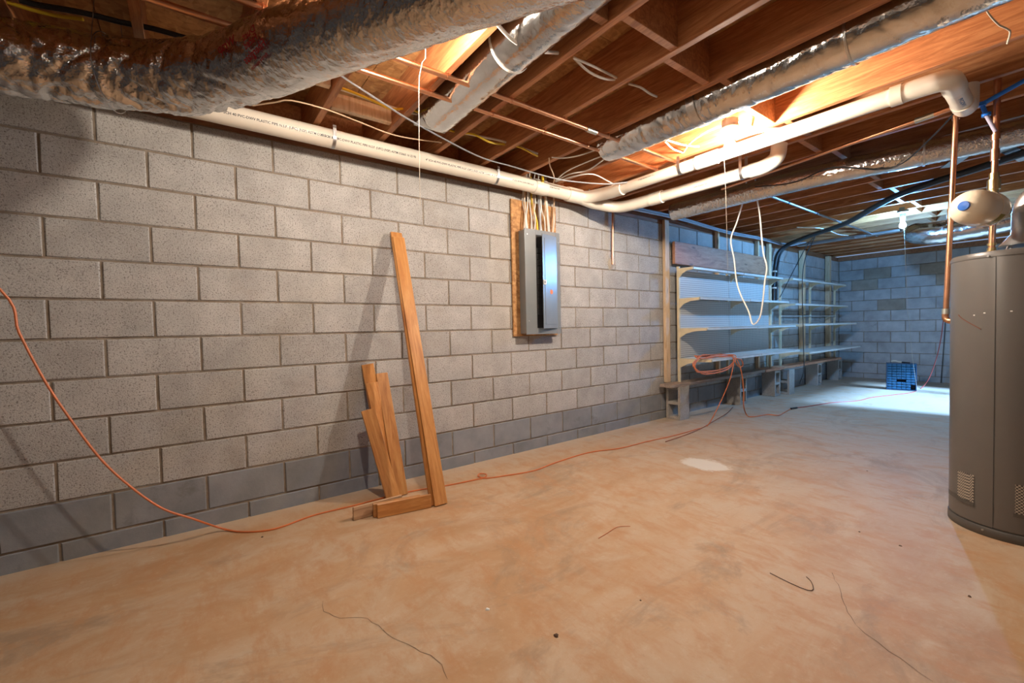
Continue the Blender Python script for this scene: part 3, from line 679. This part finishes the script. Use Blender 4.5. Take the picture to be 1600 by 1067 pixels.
part(MB().box((.0141, -(d1 - d0) + .028, 1.515), (.0150, -(d1 - d0) + .042, 1.538), dm), 'latch_slot', M['dark'], door)
part(MB().lathe([(.021, .0088), (.021, .0098), (.0001, .0099)], dm @ Matrix.Translation((0, -.095, 1.445)) @ Matrix.Rotation(R(90), 4, 'Y'), 24), 'sticker', M['sticker'], door, label='round orange sticker')
for (y, z) in ((PY0 + .03, PZ1 - .05), (PY0 + .03, PZ0 + .12), (PY1 - .02, PZ1 - .09), (PY1 - .02, PZ0 + .06)):
    part(MB().lathe([(.006, 0), (.006, .003), (.0001, .004)], Matrix.Translation((xf + .012, y, z)) @ Matrix.Rotation(R(90), 4, 'Y'), 12), 'screw', M['steel'], ep)

def cable(name, label, pts, r_, mt, cat='cable', group=None, n=8, step=.03):
    path = spline(pts, step); o = path[0].copy()
    return MB().tube([p - o for p in path], r_, n).build(name, mt, None, label=label, cat=cat, group=group, loc=o)
rg = random.Random(11)
WCG = 'white cables feeding the breaker panel'
for k in range(22):
    y = 2.965 + .36*k/21 + rg.uniform(-.006, .006)
    if 9 <= k <= 12: continue
    x0 = PX + .03 + rg.uniform(-.015, .02); sp = rg.uniform(-.035, .035)
    cable('power_cable', ('white' if k % 4 else 'tan') + ' cable dropping into the breaker panel top, ' + ('left' if k < 9 else 'right') + ' of the yellow one', [(x0, y, PZ1 - .02), (x0 + rg.uniform(-.01, .02), y + sp*.5, PZ1 + .11), (.045 + rg.uniform(-.02, .03), y + sp, PZ1 + .25), (.04 + rg.uniform(-.01, .03), y + sp*1.3, JB + .005), (.06, y + sp*1.5, JB + .10)], .0052, M['white'] if k % 4 else M['tancable'], 'cable', WCG)
cable('power_cable', 'bright yellow cable dropping into the breaker panel among the white ones', [(.055, 3.13, PZ1 - .02), (.06, 3.12, PZ1 + .1), (.06, 3.07, PZ1 + .25), (.06, 3.06, JB + .06)], .0075, M['yellow'])
cable('power_cable', 'thick dark grey cable entering the breaker panel beside the yellow one', [(.05, 3.165, PZ1 - .02), (.055, 3.165, PZ1 + .1), (.055, 3.155, PZ1 + .25), (.055, 3.15, JB + .06)], .011, M['greycable'])
cable('power_cable', 'yellow cable loop threaded through the joists above the copper pipes', [at(*q, 2, z) for *q, z in ((470, 118, 2.47), (497, 127, 2.46), (535, 138, 2.455), (580, 156, 2.45), (610, 170, 2.43), (634, 170, 2.455), (655, 176, 2.46), (680, 195, 2.43), (712, 206, 2.455), (740, 210, 2.455), (765, 222, 2.43), (790, 226, 2.455), (812, 230, 2.455), (840, 244, 2.44))], .007, M['yellow'])
cable('power_cable', 'cream cable running beside the yellow one through the joists', [at(*q, 2, z) for *q, z in ((470, 122, 2.475), (540, 142, 2.47), (585, 158, 2.465), (632, 174, 2.465), (665, 182, 2.465), (712, 204, 2.465), (745, 212, 2.465), (790, 222, 2.465), (840, 240, 2.465))], .0075, M['white'])
cable('service_cable', 'thin grey cable sagging under the joists from the large duct to the branch pipe', [at(*q, 2, z) for *q, z in ((500, 95, 2.40), (531, 117, 2.40), (600, 162, 2.40), (650, 193, 2.398), (745, 243, 2.395), (800, 260, 2.39), (860, 277, 2.375), (900, 284, 2.36), (960, 287, 2.355), (1025, 275, 2.375), (1060, 259, 2.40))], .0055, M['greycable'])
cable('copper_wire', 'thin copper line sagging from the large duct past the first strap', [at(*q, 2, z) for *q, z in ((395, 165, 2.40), (430, 160, 2.40), (455, 157, 2.405), (510, 171, 2.40), (560, 190, 2.39), (620, 212, 2.39), (690, 223, 2.41))], .004, M['tancable'])
cable('power_cable', 'white cable crossing a joist bay and the small foil duct', [at(*q, 2, z) for *q, z in ((770, 30, 2.42), (800, 62, 2.40), (830, 78, 2.40), (872, 83, 2.44))], .008, M['white'])
cable('power_cable', 'upper of two white cables slung between joists right of the small duct', [at(*q, 2, z) for *q, z in ((896, 90, 2.44), (930, 105, 2.44), (966, 123, 2.45), (975, 127, 2.47))], .006, M['white'])
cable('power_cable', 'lower of two white cables slung between joists right of the small duct', [at(*q, 2, z) for *q, z in ((896, 90, 2.45), (920, 112, 2.425), (945, 123, 2.425), (968, 125, 2.455))], .006, M['white'])
cable('power_cable', 'short white cable poking out of a joist above the copper coupling', [at(*q, 2, z) for *q, z in ((982, 131, 2.44), (1000, 136, 2.43), (1015, 146, 2.43), (1026, 151, 2.45))], .006, M['white'])
for lab_, pp in (('white cable lying highest beside the glowing bulb', ((1040, 218), (1065, 226), (1090, 229), (1115, 228), (1135, 215))), ('white cable drooping lowest left of the glowing bulb', ((1040, 222), (1052, 233), (1068, 239))), ('white cable bundle strand curving over the glowing bulb', ((1068, 238), (1080, 222), (1110, 203), (1140, 195), (1150, 205))), ('white cable leading right from the glowing bulb along the joist', ((1150, 212), (1175, 208), (1200, 202), (1230, 200))), ('second white cable leading right from the glowing bulb', ((1150, 218), (1180, 208), (1210, 203), (1232, 203))), ('white cable between the long foil duct joist and blocking', ((1125, 184), (1145, 187), (1165, 193), (1178, 200)))):
    cable('power_cable', lab_, [at(*q, 2, 2.45) for q in pp], .0065, M['white'])
for i, (lab_, pp) in enumerate((('tan cable rising from behind the drain pipe above the panel', ((858, 297), (866, 280), (859, 258), (858, 247))), ('white cable fanning right from the panel at the joists, topmost', ((868, 282), (885, 268), (915, 254), (960, 236))), ('white cable fanning right from the panel at the joists, second', ((868, 283), (890, 272), (920, 265), (955, 240))), ('white cable fanning right from the panel at the joists, third', ((868, 284), (895, 276), (925, 272), (950, 283), (966, 292))), ('white cable reaching from a joist to the long duct end', ((862, 246), (880, 247), (905, 243), (940, 231))))):
    cable('power_cable', lab_, [at(*q, 2, 2.40) for q in pp], .005, M['white'] if i else M['tancable'])
tie = cable('cable_tie', 'yellow tag hanging over the drain pipe above the panel', [at(848, 274, 0, .245), at(848, 285, 0, .245)], .012, M['yellow'], 'tag')
cable('hanging_flex', 'white cord hanging in a long loop in front of the shelves', [(1.15, 4.75, JB + .02), at(1165, 300, 1, 4.75), at(1152, 345, 1, 4.75), at(1142, 374, 1, 4.75), at(1147, 405, 1, 4.75), at(1151, 440, 1, 4.75), at(1158, 462, 1, 4.75), at(1170, 487, 1, 4.75), at(1174, 502, 1, 4.75), at(1178, 507, 1, 4.75), at(1187, 497, 1, 4.75), at(1192, 470, 1, 4.75), at(1195, 440, 1, 4.75), at(1198, 417, 1, 4.75), at(1193, 397, 1, 4.75), at(1190, 370, 1, 4.75), at(1187, 335, 1, 4.75), at(1182, 305, 1, 4.75), (1.23, 4.75, JB + .02)], .0068, M['white'], 'cord')
cd_ = thing('metal_conduit', 'shiny steel conduit strapped under the joists toward the far room', 'conduit', (1.13, 6.5, 2.39))
part(MB().tube([(1.13, 4.82, 2.40), (1.13, 8.95, 2.40)], .0125, 14), 'tube', M['steel'], cd_)
for y in (5.72, 6.52, 7.35): part(MB().tube([(1.13, y, 2.40), (1.13, y + .03, 2.40)], .0155, 14), 'clip', M['dark'], cd_)
BK = [(3.6, 5.3, 2.36), (2.85, 5.62, 2.365), (2.55, 5.82, 2.365), (1.92, 6.20, 2.35), (1.25, 7.15, 2.345), (.75, 7.62, 2.35), (.38, 7.98, 2.35), (.20, 8.08, 2.31), (.10, 8.04, 2.18), (.075, 8.0, 1.88), (.07, 7.99, 1.58), (.07, 7.98, 1.46)]
bk = thing('cable_bundle', 'thick black insulated line set slung under the joists and down the wall', 'cable', (.11, 8.0, 1.46))
part(MB().tube(spline(BK, .04), .030, 14), 'insulated_pipe', M['black'], bk)
part(MB().tube(spline([Vector(p) + Vector((.035, .02, .0)) for p in BK], .04), .013, 10), 'cable', M['black'], bk)
for zz in (1.92, 1.66): part(MB().tube([(.077 if zz > 1.8 else .071, 8.003 if zz > 1.8 else 7.993, zz), (.077 if zz > 1.8 else .071, 8.005 if zz > 1.8 else 7.994, zz + .022)], .036, 14), 'tape_band', M['whitelabel'], bk)
cable('utility_wire', 'thin black cord slanting from the joists to the second shelf', [(.50, 8.30, JB), at(1257, 390, 0, .36), at(1222, 458, 0, .30), at(1219, 463, 0, .28)], .006, M['black'], 'cord')
cable('utility_wire', 'thin black cord hanging straight down in front of the far shelves', [(.62, 8.05, JB), at(1255, 420, 0, .56), at(1255, 520, 0, .56), at(1256, 575, 0, .56), at(1250, 600, 0, .50)], .006, M['black'], 'cord')
cable('utility_wire', 'thin black wire draped from the copper elbow to the dusty duct', [at(1490, 178, 1, 4.13), at(1460, 210, 1, 4.35), at(1410, 255, 1, 4.7), at(1370, 265, 1, 4.7), at(1300, 262, 1, 4.6), at(1240, 285, 1, 4.55), at(1180, 292, 1, 4.5)], .005, M['black'], 'cord')
for i, (dz, dx_, lab_) in enumerate(((0, 0, 'upper grey cable strung along the wall top above the shelves'), (-.03, .02, 'lower grey cable strung along the wall top above the shelves'))):
    cable('wall_cable', lab_, [(.10 + dx_, 3.95, 2.385 + dz), (.11 + dx_, 4.6, 2.40 + dz), (.12 + dx_, 5.4, 2.40 + dz), (.11 + dx_, 6.4, 2.375 + dz), (.12 + dx_, 7.4, 2.39 + dz), (.13 + dx_, 8.3, 2.385 + dz), (.3, 8.6, JB)], .014 - .003*i, M['greycable'])
cable('far_cable', 'white cable along the far joists by the blue-lit conduit', [at(*q, 2, 2.405) for q in ((1245, 355), (1285, 357), (1310, 366), (1325, 368))], .006, M['white'])
cable('hanging_wire', 'short pale wire dangling from the joist at the upper right corner', [at(1532, 0, 2, 2.40), at(1545, 22, 2, 2.36), at(1562, 40, 2, 2.34), at(1578, 48, 2, 2.33), at(1574, 68, 2, 2.33)], .0035, M['cotton'], 'wire')

# ------------------------------------------------------------------ shelving along the wall
def post(y, x, z0, z1, lab_, wd=.038, dp_=.085):
    o = MB().box((0, -wd/2, 0), (dp_, wd/2, z1 - z0), None, .003).build('wooden_post', M['pine'], label=lab_, cat='post', loc=(x, y, z0)); return o
post(5.155, .012, .435, 2.37, 'nearest pale wooden post, standing at the end of the shelves', .085, .038)
post(6.33, .012, .435, 2.37, 'wooden post behind the pegboard, second from the near end', .038, .05)
post(7.50, .012, .435, 2.37, 'wooden post behind the header board far end, third along', .038, .05)
post(7.90, .012, .435, 2.37, 'reddish wooden post beside the black line set', .075, .05)
post(9.17, .012, .435, 2.37, 'fourth wooden post, between the far shelf brackets', .085, .075)
post(10.42, .012, .435, 2.37, 'last wooden post, nearest the back wall corner', .085, .075)
MB().box((.052, 5.25, 1.855), (.090, 7.66, 2.125), None, .004).build('header_board', M['header'], label='wide weathered board resting along the top shelf against the posts', cat='board')
SH = [(1.80, .30), (1.44, .38), (1.085, .47), (.725, .52)]
def gondola(lab_, ys, levels, peg, base, rail=None):
    t_ = thing('shelf_unit', lab_, 'shelves', (.12, ys[0], base))
    for k_, y in enumerate(ys):
        xo = .035 if (peg and k_ == 1) else 0
        part(MB().box((.095 - xo, y - .015, base), (.125 - xo, y + .015, levels[0][0] + .02), None, .002), 'upright', M['almond'], t_)
    if peg:
        for a_, b_ in zip(ys, ys[1:]):
            for (l0, l1) in ((levels[-1][0], levels[1][0] - .015), (levels[1][0], levels[0][0] - .02)):
                part(MB().box((.092, a_ + (.016 if a_ == ys[0] else .003), l0), (.098, b_ - (.016 if b_ == ys[-1] else .003), l1)), 'pegboard_panel', M['peg'], t_)
    for li, (z, xf_) in enumerate(levels):
        for a_, b_ in zip(ys, ys[1:]):
            sh_ = MB(); sh_.box((.126, a_ + .008, z - .006), (xf_, b_ - .008, z), None, .001); sh_.box((xf_ - .004, a_ + .008, z - .030), (xf_, b_ - .008, z - .001), None, .001)
            part(sh_, 'shelf', M['shelf'], t_)
        for y in ys:
            br = MB(); pr = [(.120, z - .008), (xf_ - .006, z - .008), (xf_ - .006, z - .034), (.120 + (xf_-.12)*.55, z - .042), (.120 + (xf_-.12)*.25, z - .068), (.122, z - .12)]
            vv = [(x, y - .0075, zz) for x, zz in pr] + [(x, y + .0075, zz) for x, zz in pr]; n = len(pr)
            br.add(vv, [tuple(range(n))[::-1] if False else tuple(range(n)), tuple(range(n, 2*n))[::-1]] + [(i, n+i, n+(i+1) % n, (i+1) % n) for i in range(n)])
            bo = part(br, 'bracket', M['almond'], t_)
    if rail: part(MB().box((.12, ys[0], rail), (.135, ys[-1], rail + .012)), 'rail', M['shelf'], t_)
    return t_
gondola('near steel shelf unit with perforated back panels and almond brackets', [5.285, 6.52, 7.755], SH, True, .432)
gondola('far open steel shelf unit without back panels', [8.12, 9.34, 10.56], [(1.815, .30), (1.42, .33), (1.095, .46), (.665, .52)], False, .432, 1.22)
for (y0, y1, x0, x1, lab_, mt) in ((4.985, 5.36, .04, .20, 'short splintered plank end on the nearest loose block', 'plankwood'), (5.362, 7.37, .045, .205, 'grey plank spanning the near loose blocks under the shelves', 'plankwood'), (7.375, 10.60, .04, .21, 'brown plank spanning the far loose blocks under the shelves', 'header')):
    MB().box((x0, y0, .3935), (x1, y1, .431), None, .003).build('plank', M[mt], label=lab_, cat='plank')
def cinder(y, x, lab_, rot=0):
    # standing on end: 0.39 tall, two cores running through along Y
    t_ = thing('concrete_block', lab_, 'concrete block', (x, y, 0), 'loose blocks holding up the shelf planks')
    mb = MB(); W_, D_, H_ = .19, .19, .393; wl_ = .032
    def bx(a, b): mb.box(a, b, None, .003)
    bx((0, 0, 0), (wl_, D_, H_)); bx((W_ - wl_, 0, 0), (W_, D_, H_))
    for z0, z1 in ((0, .035), (H_/2 - .018, H_/2 + .018), (H_ - .035, H_)): bx((wl_ - .001, 0, z0), (W_ - wl_ + .001, D_, z1))
    if rot: mb.v = [(p[1], p[0], p[2]) for p in mb.v]; mb.f = [f[::-1] for f in mb.f]
    mb.build('shell', M['cutblock'], t_)
    rm = MB()
    for z0 in (.037, H_/2 + .02):
        pass
    return t_
for y, x, lab_, rt2 in ((5.13, .025, 'nearest loose concrete block standing on end under the shelves', 0), (6.59, .02, 'second loose concrete block standing on end under the shelves', 1), (7.63, .04, 'third loose concrete block, tight beside the blue-lit fourth', 1), (7.99, .10, 'fourth loose concrete block with its open cores lit blue', 0), (9.40, .02, 'fifth loose concrete block standing under the far plank', 1), (10.44, .02, 'last loose concrete block, nearest the back wall corner', 1)):
    cinder(y, x, lab_, rt2)

# ------------------------------------------------------------------ oak boards by the wall
def board(lab_, foot, top, wd, th, mt='oak', grp=None, name='oak_board', wdir=(0, 1, 0)):
    foot, top = Vector(foot), Vector(top); L_ = (top - foot).length; z = (top - foot).normalized()
    y = Vector(wdir); y = (y - z*y.dot(z)).normalized(); x = y.cross(z)
    o = MB().box((-th/2, -wd/2, 0), (th/2, wd/2, L_), None, .0025).build(name, M[mt], label=lab_, cat='board', group=grp)
    mm = Matrix((x, y, z)).transposed().to_4x4(); mm.translation = foot; o.matrix_world = mm
    return o
# feet: a leaning board's lower edge touches the floor
f1 = (at(680, 791.6, 2, 0) + at(698, 787.4, 2, 0)) / 2; tp = (at(613.6, 370.5, 0, .055) + at(630.6, 371.7, 0, .055)) / 2
wd_ = (at(698, 787.4, 2, 0) - at(680, 791.6, 2, 0)).length
f1 = f1 + Vector((0, 0, .004))
board('longest oak board, leaning in front of its twin against the wall', f1, tp, .088, .019)
board('oak board behind the longest one, peeking out on its left', f1 + Vector((-.024, -.022, 0)), (at(610, 363.6, 0, .03) + at(627, 363.6, 0, .03)) / 2, .085, .019)
board('right-hand short oak board of the leaning cluster', at(628, 774, 2, .004), at(596, 583, 0, .03), .085, .017)
board('front short oak board with arched grain, shortest of the leaning cluster', at(612, 777, 2, .004) + Vector((.03, 0, 0)), at(574.5, 640, 0, .13), .092, .017)
board('tallest short oak board at the back of the leaning cluster', at(612, 770, 2, .004) + Vector((-.05, .01, 0)), at(574, 569, 0, .014), .085, .017)
board('middle oak board of the leaning cluster, second highest top', at(618, 775, 2, .004) + Vector((-.012, .01, 0)), at(580, 598, 0, .055), .085, .017)
la, lb = at(590, 811, 2, 0), at(674, 793.5, 2, 0)
nn = Vector(((lb - la).y, -(lb - la).x, 0)).normalized()
board('short oak offcut lying on edge in front of the leaning boards', la - nn*.010 + Vector((0, 0, .044)), lb - nn*.010 + Vector((0, 0, .044)), .085, .019, wdir=(0, 0, 1))
lc = la - (lb - la).normalized()*.02 - nn*.033
board('second oak offcut on edge, just behind the first', lc + Vector((0, 0, .044)), lb - nn*.033 - (lb-la).normalized()*.06 + Vector((0, 0, .044)), .082, .019, wdir=(0, 0, 1))
ld_ = at(552, 814, 2, 0); u_ = (lb - la).normalized()
gb = board('oak offcut with grooved raw back sticking out on the left', ld_ - nn*.004 + Vector((0, 0, .042)), ld_ + u_*.30 - nn*.056 + Vector((0, 0, .042)), .080, .016, 'oakraw', wdir=(0, 0, 1))
for yy in (-.022, 0, .022): MB().box((.0078, yy - .006, .0), (.0105, yy + .006, .28), None, .001).build('groove_rib', M['oakraw'], gb)

# ------------------------------------------------------------------ cords on the floor
fz = .005
cable('extension_cord', 'orange extension cord hanging in from the left and along the wall foot', [(.30, -.75, 2.05), (.20, -.45, 1.75), at(0, 452, 0, .16), at(30, 520, 0, .165), at(70, 595, 0, .17), at(110, 655, 0, .175), at(160, 720, 0, .18), at(210, 765, 0, .19), at(255, 795, 0, .20), at(300, 810, 0, .20), at(345, 825, 2, .02), at(380, 831, 2, fz), at(430, 826, 2, fz), at(490, 805, 2, fz), at(556, 789, 2, fz), at(590, 780, 2, fz), at(640, 768, 2, fz), at(700, 758, 2, fz), at(740, 750, 2, fz), at(757, 746, 2, fz), at(760, 741, 2, fz + .008), at(750, 740, 2, fz + .012), at(747, 744, 2, fz + .010), at(760, 747, 2, fz), at(790, 743, 2, fz), at(835, 735, 2, fz), at(870, 722, 2, fz), at(920, 707, 2, fz), at(970, 700, 2, fz), at(1010, 690, 2, fz), at(1055, 680, 2, fz), at(1090, 670, 2, fz), at(1105, 665, 2, fz), at(1120, 640, 0, .62), at(1138, 600, 0, .60), at(1145, 575, 0, .58), at(1146, 560, 0, .55), at(1140, 554, 0, .50)], .0052, M['orange'], 'cord', n=8)
cable('extension_cord', 'thin brown cord curving over the floor to the second loose block', [at(*q, 2, fz) for q in ((1040, 690), (1075, 678), (1096, 669), (1115, 658), (1135, 646), (1145, 636))], .0045, M['browncord'], 'cord')
cl = []
for k in range(8):                              # hanks of the coil draped over the lowest shelf edge
    u = lambda a, b: rg.uniform(a, b)
    if k % 8 in (1, 3, 4, 6):                   # strands that stay on the shelf
        cl += [at(1146 + u(-2, 3), 557 + u(-3, 2), 0, .50), at(1128, 553 + u(-1.5, 3), 0, .42 + u(-.03, .03)), at(1104, 554.5 + u(-1.5, 3), 0, .41 + u(-.03, .03)), at(1088 + u(-5, 3), 557 + u(-2, 2), 0, .44), at(1095, 560 + u(-1, 1), 0, .47), at(1115, 558 + u(-2, 1), 0, .45), at(1135, 556 + u(-2, 2), 0, .46)]
    else:
        dr_ = u(0, 6) if k else 0
        cl += [at(1144 + u(-2, 3), 557 + k*.4, 0, .51), at(1120, 553 + u(-1, 4), 0, .44), at(1100, 554 + u(-1, 4), 0, .42), at(1089 + u(0, 4), 559, 0, .48), at(1083 + u(-1, 3), 568 + u(0, 5), 0, .545), at(1087 + u(0, 5), 580 + u(-2, 3) - dr_*.3, 0, .55), at(1101, 584 + u(-2, 2.5) - dr_*.5, 0, .55), at(1120, 582.5 - dr_, 0, .55), at(1138, 576.5 - dr_, 0, .55), at(1146, 567 - dr_*.5, 0, .55)]
cl += [at(1147, 560, 0, .54), at(1158, 562, 0, .56), at(1161, 570, 0, .56), at(1156, 574, 0, .56), at(1149, 566, 0, .56), at(1150, 560, 0, .55), at(1156, 572, 0, .56), at(1160, 590, 0, .57), at(1162, 615, 0, .58), at(1162, 635, 0, .585), at(1166, 647, 2, .01), at(1171, 651, 2, fz), at(1185, 650, 2, fz), at(1200, 647.5, 2, fz), at(1216, 649, 2, fz), at(1226, 644, 2, fz), at(1236, 638.5, 2, fz)]
cable('extension_cord', 'coiled orange extension cord draped over the lowest near shelf', cl, .0062, M['orange'], 'cord')
cable('cord_plug', 'small black plug joining two cords on the blue-lit floor', [at(1236, 638.5, 2, .012), at(1245, 637, 2, .012)], .013, M['black'], 'plug')
cable('extension_cord', 'dark red cord running over the far floor and up behind the heater', [at(*q, 2, fz) for q in ((1245, 637), (1262, 635), (1300, 629), (1340, 626), (1362, 621), (1395, 617), (1425, 613), (1440, 606))] + [at(1452, 590, 1, 10.2), at(1463, 560, 1, 10.2), at(1470, 530, 1, 10.2), at(1474, 500, 1, 10.2)], .006, M['redcord'], 'cord')
cable('utility_wire', 'dark cord hanging on the back wall beside the red one', [at(1470, 600, 1, 11.1), at(1473, 560, 1, 11.1), at(1476, 520, 1, 11.1), at(1477, 498, 1, 11.1)], .006, M['black'], 'cord')
cable('bent_wire', 'thin bent wire hook lying on the orange floor', [at(*q, 2, .003) for q in ((1203, 895), (1235, 911), (1262, 922), (1271, 920), (1267, 908), (1260, 901))], .0016, M['debris'], 'wire')
cable('bent_wire', 'thin orange thread lying on the floor left of centre', [at(*q, 2, .003) for q in ((935, 841), (950, 832), (965, 823), (985, 822))], .0016, M['orange'], 'wire')

# ------------------------------------------------------------------ parts cabinet by the back wall
ca, cb_ = at(1385, 608.5, 2, 0), at(1428, 607, 2, 0)
pcx = thing('parts_cabinet', 'blue parts cabinet full of small drawers on the far floor', 'cabinet', (ca.x, ca.y, 0))
cw, cdp, chh = .36, .17, .43
ang = math.atan2(cb_.y - ca.y, cb_.x - ca.x)*.35
cm = Matrix.Translation((ca.x, ca.y, 0)) @ Matrix.Rotation(ang - R(6), 4, 'Z')
sh_ = MB(); sh_.box((0, 0, 0), (.012, cdp, chh), cm, .002); sh_.box((cw - .012, 0, 0), (cw, cdp, chh), cm, .002); sh_.box((.012, 0, 0), (cw - .012, cdp, .012), cm, .001); sh_.box((.012, 0, chh - .012), (cw - .012, cdp, chh), cm, .001); sh_.box((.012, cdp - .006, .012), (cw - .012, cdp, chh - .012), cm)
part(sh_, 'casing', M['drawerbody'], pcx)
nr, nc = 10, 6; dw, dh = (cw - .024)/nc, (chh - .024)/nr
for i in range(nr):
    for k in range(nc):
        if (i, k) in ((3, 2), (3, 3), (0, 5), (1, 5)): continue
        x0, z0 = .012 + k*dw + .002, .012 + i*dh + .003
        d_ = part(MB().box((x0, .004, z0), (x0 + dw - .004, cdp - .01, z0 + dh - .006), cm, .001), 'drawer', M['drawer'], pcx)
        part(MB().box((x0 + dw*.22, -.006, z0 + .004), (x0 + dw*.72, .004, z0 + .011), cm), 'pull', M['drawer'], d_)
cq = cm @ Vector((.12, .08, chh))
cable('rag', 'crumpled pale cloth lying on the parts cabinet', [cq + Vector((-.06, 0, .018)), cq + Vector((-.02, .01, .03)), cq + Vector((.03, .0, .02)), cq + Vector((.06, .01, .014))], .018, M['cotton'], 'cloth')
cable('hand_tool', 'small dark tool lying on the parts cabinet beside the cloth', [cq + Vector((.07, .03, .012)), cq + Vector((.12, 0, .012)), cq + Vector((.17, -.01, .010))], .011, M['black'], 'tool')

# ------------------------------------------------------------------ litter on the floor
def litter(px, sz, mt, lab_):
    p = at(*px, 2, 0); mb = MB(); n = 9; rr = [sz*rg.uniform(.6, 1.2) for _ in range(n)]
    vv = [(math.cos(2*math.pi*k/n)*rr[k], math.sin(2*math.pi*k/n)*rr[k], 0) for k in range(n)] + [(math.cos(2*math.pi*k/n)*rr[k]*.6, math.sin(2*math.pi*k/n)*rr[k]*.6, sz*rg.uniform(.3, .6)) for k in range(n)]
    mb.add(vv, [(k, (k+1) % n, n + (k+1) % n, n + k) for k in range(n)] + [tuple(range(n, 2*n))], True)
    mb.build('floor_debris', M[mt], label=lab_, cat='debris', loc=p)
litter((869, 993), .011, 'debris', 'dark brown crumb on the floor at bottom centre')
litter((762, 952), .009, 'chip', 'white flake on the floor at bottom centre')
litter((1001, 938), .005, 'debris', 'tiny dark pebble on the floor right of the brown crumb')
litter((1407, 853), .007, 'debris', 'dark pebble on the floor left of the water heater')
litter((1515, 932), .008, 'debris', 'dark pebble on the floor in front of the water heater')
litter((1343, 831), .005, 'debris', 'small pebble on the pale floor left of the heater')
litter((1355, 736), .006, 'debris', 'small pebble on the far floor beyond the white patch')
litter((410, 839), .007, 'debris', 'small brown crumb near the cord at the wall foot')

cable('black_cable', 'black insulated line above the large foil duct at upper left', [at(*q, 2, 2.43) for q in ((30, 0), (60, 8), (130, 20), (190, 35), (240, 45), (300, 62))], .011, M['black'])
cable('power_cable', 'yellow cable above the large foil duct at the upper left corner', [at(*q, 2, 2.425) for q in ((-40, -12), (10, 3), (45, 14), (85, 24), (130, 30))], .007, M['yellow'])

v_, f_ = text_mesh('PVC-DWV', .024)
a_ = Vector((2.648, 3.865, 2.30)); ax_ = Vector((.005, .23, -.02)).normalized(); n0 = (CAM - a_); n0 = (n0 - ax_*n0.dot(ax_)).normalized(); b0 = ax_.cross(n0)
part(MB().add([a_ + ax_*q[0] + n0*(.0452*math.cos(q[1]/.0452)) - b0*(.0452*math.sin(q[1]/.0452)) for q in v_], f_), 'lettering', M['blueprint'], dp)

mbk = thing('metal_bracket', 'bent grey metal strap under the far joists behind the tall copper pipe', 'bracket', (2.7, 5.3, 2.36))
pp_ = [at(1480, 262, 2, 2.403), at(1530, 227, 2, 2.405), at(1560, 226, 2, 2.405), at(1605, 250, 2, 2.403)]
for a_, b_ in zip(pp_, pp_[1:]):
    d_ = (b_ - a_); n_ = Vector((-d_.y, d_.x, 0)).normalized()*.045; u_ = Vector((0, 0, .006))
    part(MB().add([a_ - n_, a_ + n_, b_ + n_, b_ - n_, a_ - n_ + u_, a_ + n_ + u_, b_ + n_ + u_, b_ - n_ + u_], [(0, 1, 2, 3), (7, 6, 5, 4), (0, 4, 5, 1), (1, 5, 6, 2), (2, 6, 7, 3), (3, 7, 4, 0)]), 'strap', M['galv'], mbk)
